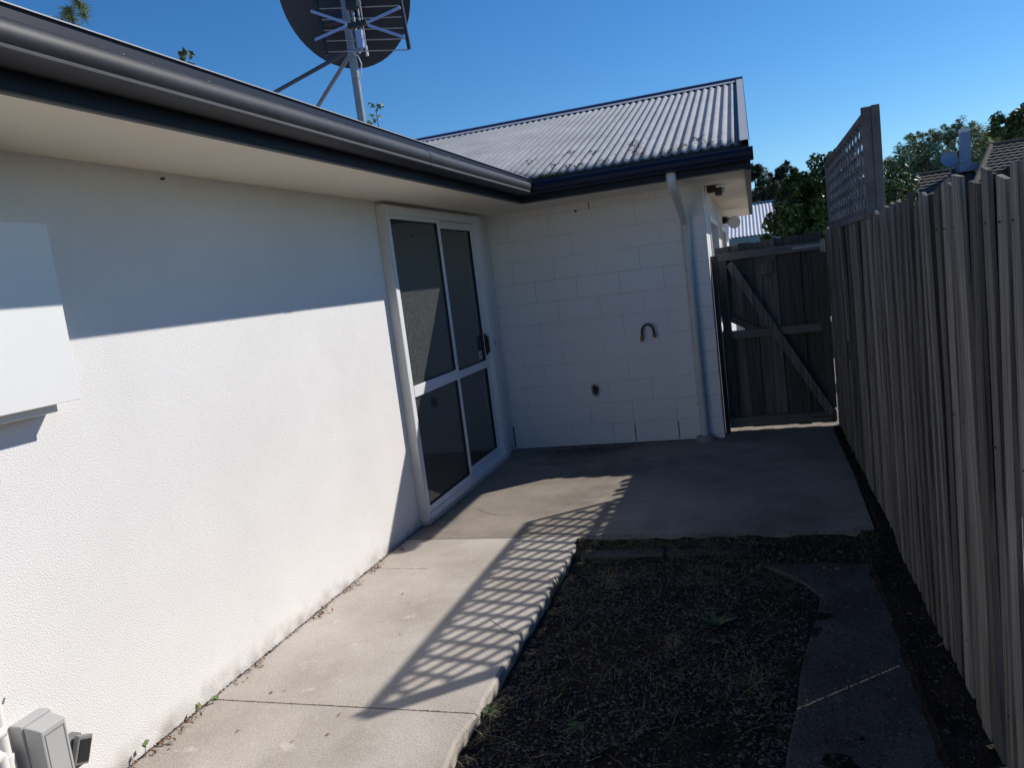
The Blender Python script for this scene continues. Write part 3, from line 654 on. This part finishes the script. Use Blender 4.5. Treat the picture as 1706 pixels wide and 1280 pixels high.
q = MB(); q.box(2.43, 2.52, .225, .2615, 1.415, 1.515); q.build('latch_block', wood, gate, bevel=.003)
q = MB(); q.box(2.485, 2.495, .220, .2245, 1.41, 1.52); q.box(2.51, 2.53, .218, .2245, 1.42, 1.515); q.build('latch', rust, gate)
q = MB(); q.box(2.70, 2.93, .2185, .2215, 1.60, 1.625); q.box(2.93, 2.965, .212, .2215, 1.55, 1.66); q.tube([(2.968, .212, 1.545), (2.968, .212, 1.665)], .008, 8); q.build('hinge', galv, gate)
q = MB(); q.box(2.76, 2.93, .2185, .2215, .08, .10); q.box(2.93, 2.965, .212, .2215, .05, .15); q.build('hinge', rust, gate)
q = MB(); q.box(2.99, 3.07, .215, .30, -.1, 1.70); tag(q.build('gate_post', wood_d, bevel=.004), 'thick timber post where the gate meets the paling fence', 'post')
q = MB(); q.box(2.005, 2.045, .20, .29, -.1, 1.63); tag(q.build('gate_post', wood_d, bevel=.004), 'slim weathered timber post between block wall and gate', 'post')

# ---------------------------------------------------------------- neighbours
nb = thing('neighbour_shed', (1.5, 12, 0), 'low building with pale corrugated roof and teal fascia beyond the gate', 'building')
q = MB(); q.box(-.6, 3.3, 10.2, 14, -.1, 1.86); q.build('wall', mat('neighbour_wall', (.5, .5, .48), .8), nb)
q = corr('x', -1.0, 3.6, lambda x: 10.0, lambda x: 12.6, lambda y: 1.985+.30*(y-10)); o = q.build('corrugated_roof', mat('pale_roof', (.50, .52, .55), .5, var=.1), nb, smooth=True)
MB().box(-1.0, 3.6, 9.99, 10.02, 1.84, 1.965).build('fascia', teal, nb)
MB().box(-1.0, 3.6, 12.55, 12.75, 2.76, 2.80).build('ridge_cap', teal, nb)

th_ = thing('tiled_house', (11, 23, 0), 'neighbouring house with dark brown concrete tile roof behind the fence', 'house')
def tiles(name, x0f, x1, y0, y1, z0, z1, parent):
    """courses of wavy tiles climbing from (y0,z0) to (y1,z1)"""
    mb = MB(); n = max(3, int(math.hypot(y1-y0, z1-z0)/.26)); tw = .22
    for c in range(n):
        ta, tb = c/n, (c+1)/n; x0 = x0f(ta); nx = int((x1-x0)/tw*6)
        k = len(mb.v)
        for i in range(nx+1):
            x = x0+(x1-x0)*i/nx; h = .011*math.cos(2*math.pi*x/tw)+.006*noise.noise(Vector((round(x/tw)*3, c, 0)))
            ya2, za2 = y0+(y1-y0)*ta, z0+(z1-z0)*ta; yb2, zb2 = y0+(y1-y0)*tb, z0+(z1-z0)*tb
            mb.v += [(x, ya2-.02, za2+h-.015), (x, ya2-.02, za2+h+.026), (x, yb2+.03, zb2+h-.002)]
        for i in range(nx): a = k+i*3; mb.f += [(a, a+3, a+4, a+1), (a+1, a+4, a+5, a+2)]
    return mb.build(name, tile_m, parent, smooth=False)
tiles('tile_roof', lambda t: 8.8+1.35*t, 21, 19.8, 22.9, 2.75, 4.15, th_)
tiles('lower_tile_roof', lambda t: 7.45, 9.6, 20.6, 22.9, 2.55, 3.52, th_)
MB().box(8.2, 21, 20.6, 27, -.1, 2.6).build('wall', mat('brick_wall', (.3, .2, .15), .9, var=.2), th_)
q = MB(); q.tube([(10.05, 22.95, 4.16), (21, 22.95, 4.16)], .09, 10); q.build('ridge_tiles', tile_m, th_)
q = MB(); q.tube([(8.75, 19.8, 2.76), (10.05, 22.95, 4.15)], .09, 10); q.build('hip_tiles', tile_m, th_)
q = MB(); q.tube([(7.4, 22.95, 3.53), (9.6, 22.95, 3.53)], .08, 10); q.build('ridge_tiles', tile_m, th_)
q = MB(); q.add([(7.46, 20.6, 2.5), (7.46, 22.9, 3.5), (7.46, 25.2, 2.5)], [(0, 1, 2)]); q.build('gable', tile_m, th_)
fl_ = thing('flue', (9.2, 22.8, 3.4), 'tall blue grey square flue on the tiled roof', 'flue')
q = MB(); q.box(9.08, 9.36, 22.5, 22.78, 3.5, 4.68); q.build('flue_shaft', flue_m, fl_, bevel=.006)
q = MB(); q.box(9.09, 9.35, 22.51, 22.77, 4.681, 4.80); q.build('flue_cap', mat('flue_cap_pale', (.5, .52, .55), .5), fl_)
q = MB(); q.box(8.96, 9.50, 22.3, 22.95, 3.40, 3.66); q.build('flue_base', flue_m, fl_, bevel=.01)
dd = thing('small_dish', (8.7, 22.4, 3.4), 'small blue grey satellite dish left of the flue on the tiled roof', 'satellite dish')
q = MB(); c = Vector((8.68, 22.3, 3.86)); axd = Vector((.25, -.95, .2)).normalized(); a1 = axd.cross(Vector((0, 0, 1))).normalized(); a2 = a1.cross(axd)
for dpt in (0, .03):
    q.v += [tuple(c+axd*(-.08+dpt))]
    for i in range(28): a = 2*math.pi*i/28; q.v.append(tuple(c+(a1*math.cos(a)+a2*math.sin(a))*.27+axd*dpt))
for i in range(28):
    q.f += [(0, 1+(i+1) % 28, 1+i), (29, 30+i, 30+(i+1) % 28), (1+i, 1+(i+1) % 28, 30+(i+1) % 28, 30+i)]
q.build('reflector', flue_m, dd, smooth=True)
q = MB(); q.tube([c+Vector((.02, .05, -.05)), c+Vector((.05, .1, -.6))], .025, 8); q.tube([c+Vector((0, 0, -.2)), c+Vector((.25, -.4, -.2))], .014, 6); q.obox(c+Vector((.25, -.42, -.15)), (.09, .1, .09)); q.build('mount', flue_m, dd)

# ---------------------------------------------------------------- foliage
def leaves(mb, pos, nrm, L_, W_):
    n = nrm.normalized(); a = n.orthogonal().normalized(); a.rotate(Matrix.Rotation(random.uniform(0, 6.283), 3, n)); b = n.cross(a)
    p = Vector(pos); k = len(mb.v)
    mb.v += [tuple(p-a*L_/2), tuple(p-b*W_/2+n*W_*.15), tuple(p+a*L_/2), tuple(p+b*W_/2+n*W_*.15)]
    mb.f += [(k, k+1, k+2), (k, k+2, k+3)]
def rv(): 
    while True:
        v = Vector((random.uniform(-1, 1), random.uniform(-1, 1), random.uniform(-1, 1)))
        if .05 < v.length < 1: return v
def tree(name, base, clumps, n, L_, W_, lm, label, cat, trunk=.08, group=None, up=.3, shell=.55):
    t = thing(name, base, label, cat, group); b = Vector(base)
    tk = MB(); top = sum((Vector(c[0]) for c in clumps), Vector())/len(clumps)
    tk.tube([b, b.lerp(top, .4)+Vector((.05, 0, 0)), top], [trunk, trunk*.75, trunk*.3], 8)
    for c, r in clumps:
        c = Vector(c); s = b.lerp(top, .45); tk.tube([s, s.lerp(c, .6)+rv()*r*.15, c], [trunk*.5, trunk*.3, trunk*.08], 6)
    tk.build('trunk', bark, t)
    cr = MB(); tot = sum((c[1] if not isinstance(c[1], tuple) else max(c[1]))**2 for c in clumps)
    for c, r in clumps:
        c = Vector(c); m = int(n*r*r/tot)
        subs = []
        for _ in range(max(6, int(m/55))):
            d = rv(); d = d.normalized()*(shell+(1-shell)*random.random()**.6)*1.0
            subs.append((c+d*r, d, r*random.uniform(.12, .24)))
        for i in range(m):
            sc, d, sr = random.choice(subs); off = rv()*sr
            nn = (d*.6+rv()*.9+Vector((0, 0, up)))
            leaves(cr, sc+off, nn, L_*random.uniform(.7, 1.25), W_*random.uniform(.7, 1.2))
    cr.build('crown', lm, t, fix=False)
    return t
tree('camellia_bush', (3.5, 2.7, -.1), [((2.95, 2.6, 1.75), .48), ((3.05, 2.6, 2.1), .40), ((3.35, 2.8, 2.15), .48), ((3.15, 2.5, 1.35), .5), ((3.75, 2.7, 1.85), .60), ((3.3, 2.6, .8), .5), ((4.0, 2.9, 1.65), .48), ((3.5, 2.9, 2.35), .32), ((2.85, 2.6, 1.25), .42), ((3.5, 2.7, 1.6), .6)], 52000, .075, .040, leaf_cam,
     'big dark glossy leaved bush rising behind the gate and trellis', 'bush', .06, shell=.35)
fw = MB()
for i in range(60):
    a = random.uniform(-.6, .6); p = Vector((4.05+random.uniform(-.25, .35), 2.35+random.uniform(0, .3), 1.75+random.uniform(-.3, .22))); fw.sphere(p, random.uniform(.012, .022), 6, 4)
tree('conifer', (2.55, 14, -.1), [((2.60, 14, 3.1), .55), ((2.35, 14, 2.5), .7), ((2.8, 14.2, 2.3), .75), ((2.55, 14, 3.6), .25)], 16000, .16, .03, leaf_con, 'dark feathery conifer just past the corner of the gable soffit', 'tree', .12, shell=.5)
tree('conifer', (3.35, 16, -.1), [((3.3, 16, 3.55), .4), ((3.25, 16, 2.9), .7), ((3.3, 16, 3.85), .18)], 10000, .16, .03, leaf_con, 'dark pointed conifer top above the glossy bush', 'tree', .12, shell=.5)
tree('olive_tree', (8.6, 27, -.1), [((7.6, 26, 3.75), .85), ((8.3, 26.4, 4.2), .95), ((9.1, 26.8, 4.5), .9), ((10.0, 26.4, 4.6), .9), ((9.0, 26, 3.6), 1.1), ((9.7, 26.6, 5.15), .5), ((8.6, 26.6, 4.95), .5), ((10.9, 27, 4.1), .8)], 30000, .18, .040, leaf_olive, 'loose grey green tree behind the flue and small dish', 'tree', .16, up=.8, shell=.3)
tree('dense_tree', (13.5, 31, -.1), [((12.6, 30, 4.75), 1.2), ((13.8, 30.4, 5.1), 1.3), ((15.1, 30, 5.35), 1.4), ((12.0, 30, 4.2), .9), ((16.5, 30.4, 5.6), 1.4), ((13.1, 29.4, 4.7), 1.2)], 30000, .22, .12, leaf_dark, 'dense brown green tree at the right edge above the tiled roof', 'tree', .25, shell=.5)
tree('garden_tree', (-9.2, 8.2, -.1), [((-9.1, 8, 7.35), .22), ((-9.0, 8, 7.1), .2), ((-9.3, 8.1, 6.6), .4)], 160, .22, .10, leaf_dark, 'leafy shoot poking above the long gutter left of the dish', 'tree', .1, shell=.2)
tree('garden_tree', (-4.7, 8.2, -.1), [((-4.72, 8, 5.45), .18), ((-4.85, 8, 5.2), .2), ((-4.9, 8.1, 4.8), .3)], 170, .14, .06, leaf_olive, 'leafy shoot poking above the long gutter right of the dish pole', 'tree', .07, shell=.2)
tree('garden_tree', (-2.0, 8.4, -.1), [((-1.95, 8.2, 4.55), .28), ((-2.4, 8.3, 4.45), .28)], 1500, .12, .06, leaf_dark, 'dark treetop showing just over the ridge of the corrugated roof', 'tree', .1, shell=.3)
tree('palm_tree', (-12.2, 8.5, -.1), [((-11.9, 8, 8.95), .32), ((-12.3, 8.2, 8.75), .34), ((-12.7, 8.2, 8.8), .3)], 900, .5, .022, leaf_olive, 'spiky treetop above the gutter at the upper left corner', 'tree', .15, up=1.2, shell=.2)

# ---------------------------------------------------------------- garden detail (uncountable)
pb = MB(); random.seed(3)
def pebble(mb, p, r):
    k = len(mb.v); a = random.uniform(0, 3.14); cs, sn = math.cos(a), math.sin(a); sx, sy, sz = r*random.uniform(.8, 1.4), r*random.uniform(.6, 1), r*random.uniform(.4, .8)
    for x, y_, z in ((1, 0, 0), (0, 1, 0), (-1, 0, 0), (0, -1, 0), (0, 0, 1), (0, 0, -1), (.7, .7, .3), (-.7, .65, .35), (-.65, -.7, .3), (.7, -.7, .35)):
        X_, Y_ = x*sx, y_*sy; mb.v.append((p[0]+X_*cs-Y_*sn, p[1]+X_*sn+Y_*cs, p[2]+z*sz))
    for f in ((0, 6, 4), (6, 1, 4), (1, 7, 4), (7, 2, 4), (2, 8, 4), (8, 3, 4), (3, 9, 4), (9, 0, 4), (5, 6, 0), (5, 1, 6), (5, 7, 1), (5, 2, 7), (5, 8, 2), (5, 3, 8), (5, 9, 3), (5, 0, 9)): mb.f.append(tuple(k+i for i in f))
def inside(x, y):   # garden soil between path and strip
    edge = 2.5 if y > -3.5 else 2.5+(y+3.5)*.13
    return 1.25 < x < edge
cnt = 0
while cnt < 20000:
    y = -2.7-2.9*random.random()**.9; x = random.uniform(1.24, 2.6)
    if not inside(x, y): continue
    if noise.noise(Vector((x*2.2, y*2.2, 3))) < -.25 and random.random() < .7: continue
    pebble(pb, (x, y, gz(x, y)+.003), random.choice((.0022, .003, .003, .004, .004, .0055, .008))*random.uniform(.8, 1.3)); cnt += 1
for i in range(2600):
    x = random.uniform(2.42, 2.97); y = random.uniform(-5.5, -2.7); pebble(pb, (x, y, max(gz(x, y), -.022 if x < 2.85 else -1)+.003), random.uniform(.002, .006))
tag(pb.build('garden_gravel', stone, fix=False), 'dark grey gravel spread over the garden bed', 'gravel', kind='stuff')
def blade(mb, p, d, l, wd, droop, seg=5):
    p = Vector(p); d = Vector(d).normalized(); s = d.cross(Vector((0, 0, 1))).normalized() if abs(d.z) < .99 else Vector((1, 0, 0)); k = len(mb.v); cur = p.copy()
    for i in range(seg+1):
        t = i/seg; ww = wd*(1-t*.85); mb.v += [tuple(cur-s*ww), tuple(cur+s*ww)]
        d = (d+Vector((random.uniform(-.12, .12), random.uniform(-.12, .12), -droop/seg))).normalized(); cur = cur+d*l/seg
        if cur.z < p.z+.002: cur.z = p.z+.002
    for i in range(seg): a = k+i*2; mb.f.append((a, a+1, a+3, a+2))
dg = MB()
for i in range(2300):
    if random.random() < .5: x, y = random.uniform(1.24, 2.5), -2.68-abs(random.gauss(0, .45))
    else: x, y = random.uniform(1.26, 2.35), random.uniform(-5.2, -2.8)
    if not inside(x, y) or noise.noise(Vector((x*3.1, y*3.1, 8))) < -.08: continue
    a = random.uniform(0, 6.28); blade(dg, (x, y, gz(x, y)+.006), (math.cos(a), math.sin(a), random.uniform(.1, .9)), random.uniform(.04, .16), random.uniform(.0008, .0018), random.uniform(.6, 2.4), 6)
for cx, cy, n in ((1.27, -3.35, 60), (1.33, -3.0, 50), (1.25, -4.5, 45), (1.27, -4.62, 40), (1.5, -3.2, 60), (2.25, -4.2, 60), (1.9, -3.9, 40)):
    for i in range(n):
        a = random.uniform(0, 6.28); blade(dg, (cx+random.gauss(0, .03), cy+random.gauss(0, .05), gz(cx, cy)+.004), (math.cos(a), math.sin(a), random.uniform(.3, 1.6)), random.uniform(.04, .14), random.uniform(.001, .002), random.uniform(.5, 1.8), 6)
tag(dg.build('dry_grass', straw, fix=False), 'dead straw coloured grass tangled over the garden bed', 'grass', kind='stuff')
gg = MB()
for i in range(1100):
    x, y = random.uniform(1.25, 2.9), -2.66-abs(random.gauss(0, .20))
    if random.random() < .35: x, y = random.uniform(1.3, 2.5), random.uniform(-4.6, -2.9)
    a = random.uniform(0, 6.28); blade(gg, (x, y, gz(x, y)+.004), (math.cos(a), math.sin(a), random.uniform(.4, 1.5)), random.uniform(.03, .09), random.uniform(.0015, .0035), random.uniform(.4, 1.6), 4)
tag(gg.build('ground_weeds', green, fix=False), 'low green weeds along the far edge of the garden bed', 'weeds', kind='stuff')

def rosette(loc, n, l, wd, label, upright=.5, group=None, m=green):
    t = thing('weed', loc, label, 'weed', group)
    q = MB(); b = Vector(loc)
    for i in range(n):
        a = 2*math.pi*i/n+random.uniform(-.3, .3); d = Vector((math.cos(a), math.sin(a), upright*random.uniform(.6, 1.4))).normalized(); s = d.cross(Vector((0, 0, 1))).normalized(); k = len(q.v); cur = b+Vector((0, 0, .004)); ll = l*random.uniform(.7, 1.2)
        for j in range(6):
            t_ = j/5; ww = wd*math.sin(math.pi*min(.97, .12+t_*.85)); q.v += [tuple(cur-s*ww), tuple(cur-Vector((0, 0, ww*.3))), tuple(cur+s*ww)]
            d = (d+Vector((0, 0, -.16))).normalized(); cur = cur+d*ll/5
        for j in range(5): e = k+j*3; q.f += [(e, e+1, e+4, e+3), (e+1, e+2, e+5, e+4)]
    q.build('leaf_rosette', m, t, fix=False, smooth=True)
    q = MB(); q.tube([b+Vector((0, 0, -.01)), b+Vector((0, 0, .02))], .003, 6); q.build('stem', green, t)
rosette((2.08, -3.72, -.05), 8, .10, .014, 'broad leaved weed in the middle right of the garden bed', 1.2)
rosette((1.33, -2.92, -.05), 12, .10, .012, 'bushy green weed by the path corner of the garden bed', .8)
rosette((1.262, -3.33, -.04), 9, .13, .004, 'thin grassy tuft by the path edge beside the lattice shadow', 1.8)
rosette((1.262, -4.52, -.03), 7, .045, .010, 'small bright green weed at the path edge where the slab joint ends', 1.0)
rosette((1.75, -2.80, -.05), 9, .10, .012, 'green weed at the far edge of the garden bed near the patio', .9)
rosette((1.62, -4.55, -.05), 7, .045, .010, 'small flat weed in the near gravel of the garden bed', .5)
def seedling(loc, h, label, n=3):
    t = thing('seedling', loc, label, 'seedling'); b = Vector(loc)
    q = MB(); q.tube([b, b+Vector((.006, -.004, h*.5)), b+Vector((.012, .003, h))], .0012, 5); q.build('stem', green, t)
    q = MB()
    for i in range(n): leaves(q, b+Vector((.012+random.uniform(-.008, .008), random.uniform(-.012, .012), h+random.uniform(-.008, .006))), Vector((1, -.4, .8))+rv()*.7, .026, .018)
    q.build('seedling_leaf', mat('pale_leaf', (.15, .2, .07), .6), t, fix=False)
seedling((.030, -4.98, 0), .055, 'tiny seedling with a folded leaf at the foot of the stucco wall, nearest the camera', 3)
seedling((.028, -4.69, 0), .035, 'small green seedling in the leaf litter by the end of the slab joint', 4)
seedling((.036, -4.60, 0), .022, 'low green sprout in the wall crack beside the slab joint', 4)
# leaf litter and dirt along the foot of the wall
lt = MB(); dt = MB()
for i in range(420):
    y = random.uniform(-5.6, -2.35); dens = .5+.5*noise.noise(Vector((y*5, 0, 0)))*2
    if random.random() > dens: continue
    leaves(lt, (.016+abs(random.gauss(0, .022)), y, .004+random.random()*.008), Vector((0, 0, 1))+rv()*.9, random.uniform(.008, .026), random.uniform(.004, .011))
for cx, cy, n in ((.05, -3.75, 14), (.06, -3.1, 16), (.05, -4.9, 12), (.045, -4.75, 14), (.07, -2.78, 18), (.06, -3.35, 12), (.05, -4.3, 12), (.08, -2.3, 14), (1.24, -2.66, 12), (.09, -2.15, 9)):
    for i in range(n): leaves(lt, (cx+random.gauss(0, .018), cy+random.gauss(0, .035), .005+random.random()*.012), Vector((0, 0, 1))+rv()*.9, random.uniform(.014, .034), random.uniform(.006, .014))
for i in range(26): leaves(lt, (random.uniform(.1, 1.1), random.uniform(-5.2, -.6), .004), Vector((0, 0, 1))+rv()*.4, random.uniform(.01, .03), random.uniform(.005, .012))
for i in range(160): leaves(lt, (random.uniform(1.25, 2.9), -2.66-abs(random.gauss(0, .35)), -.035+random.random()*.02), Vector((0, 0, 1))+rv()*.8, random.uniform(.012, .03), random.uniform(.006, .014))
tag(lt.build('leaf_litter', litter, fix=False), 'dry brown leaves gathered along the foot of the white wall', 'leaves', kind='stuff')
for i in range(7000):
    if random.random() < .35: x, y = .013+abs(random.gauss(0, .006)), random.uniform(-6, -.05)
    elif random.random() < .45: x, y = random.uniform(.02, 1.95), -abs(random.gauss(0, .028))-.004
    elif random.random() < .6: x, y = .7+random.gauss(0, .26), -.16-abs(random.gauss(0, .10))
    elif random.random() < .5: x, y = random.uniform(1.24, 2.9), -2.62+abs(random.gauss(0, .03))
    else: x, y = 2.94-abs(random.gauss(0, .05)), random.uniform(-2.6, .1)
    leaves(dt, (x, y, .0025+random.random()*.003), Vector((0, 0, 1))+rv()*.25, random.uniform(.004, .016), random.uniform(.003, .008))
for i in range(2600):
    x = random.choice((2.42, 2.84, 2.6))+random.gauss(0, .07); y = random.uniform(-5.2, -2.9)
    if 2.3 < x < 2.95: leaves(dt, (x, y, -.034+random.random()*.006), Vector((0, 0, 1))+rv()*.5, random.uniform(.005, .02), random.uniform(.003, .009))
for i in range(500):
    x = 1.26+random.random()*1.0; leaves(dt, (x, -2.83+random.gauss(0, .04), -.004+random.random()*.006), Vector((0, 0, 1))+rv()*.5, random.uniform(.006, .022), random.uniform(.004, .01))
for yy in (-2.585, -4.575):
    for i in range(260): leaves(dt, (random.uniform(.02, 1.21), yy+random.gauss(0, .002), .001+random.random()*.001), Vector((0, 0, 1))+rv()*.2, random.uniform(.004, .010), random.uniform(.0015, .004))
tag(dt.build('dirt_crumbs', dirt_m, fix=False), 'dark dirt crumbs along the wall base and slab joints', 'dirt', kind='stuff')
# hairline cracks in the concrete
ck = MB()
def crack(pts):
    k = len(ck.v)
    P_ = []
    for (a, b) in zip(pts, pts[1:]):
        for i in range(8): t = i/8; P_.append((a[0]+(b[0]-a[0])*t+random.uniform(-.003, .003), a[1]+(b[1]-a[1])*t+random.uniform(-.003, .003)))
    for x, y in P_: ww = random.uniform(.0006, .0018); ck.v += [(x-ww*.7, y-ww, .0012), (x+ww*.7, y+ww, .0012)]
    for i in range(len(P_)-1): a = k+i*2; ck.f.append((a, a+1, a+3, a+2))
crack([(.06, -3.09), (.2, -3.095), (.42, -3.10)]); crack([(.30, -1.95), (.42, -2.05), (.52, -2.11), (.66, -2.12)]); crack([(.3, -5.05), (.5, -5.12), (.62, -5.3)])
crack([(1.0, -3.75), (1.1, -3.85), (1.2, -3.93)])
tag(ck.build('crack', seal, fix=False), 'thin dark hairline cracks across the concrete path', 'cracks', kind='stuff')
# moss tuft in the gutter corner, debris on the corrugated roof
ms = MB()
for i in range(420):
    x = random.gauss(.86, .07); y = -.765+random.uniform(-.02, .03); ms.v; blade(ms, (x, y, 2.428), (random.gauss(0, .5), random.gauss(0, .4), 1), random.uniform(.015, .045), .0025, .6, 3)
tag(ms.build('moss_tuft', moss_m, fix=False), 'yellow green moss growing in the inner corner of the roof gutter', 'moss', kind='stuff')
rg = MB()
def onroof(x, y): return 2.462+.328*(y+.70)+.0085*math.cos(2*math.pi*x/P)
for i in range(300):
    y = -.74+abs(random.gauss(0, .30)) if random.random() < .75 else random.uniform(-.7, 2.4); x = random.uniform(.0, 2.3)
    if x < .66-(y+.755)+.05: continue
    for j in range(random.choice((1, 1, 2, 4))): 
        xa, yb = x+random.gauss(0, .006), y+random.gauss(0, .012); leaves(rg, (xa, yb, onroof(xa, yb)+.004), Vector((0, -.3, 1))+rv()*.5, random.uniform(.006, .024), random.uniform(.004, .012))
for cx, cy in ((1.45, 0.05), (1.47, -.1), (1.5, -.3), (1.1, -.1), (.85, .1), (1.25, -.55), (1.05, -.55), (.78, -.35), (1.8, -.62), (2.1, -.55), (1.9, -.5), (.5, 0), (.95, -.5), (1.55, -.5), (2.0, -.3)):
    for j in range(60):
        xa, yb = cx+random.gauss(0, .03), cy+random.gauss(0, .05)
        leaves(rg, (xa, yb, onroof(xa, yb)+.006), Vector((0, -.3, 1))+rv()*.7, random.uniform(.01, .03), random.uniform(.005, .014))
tag(rg.build('roof_debris', lichen_m, fix=False), 'dark leaf scraps and lichen caught on the corrugated roof', 'debris', kind='stuff')
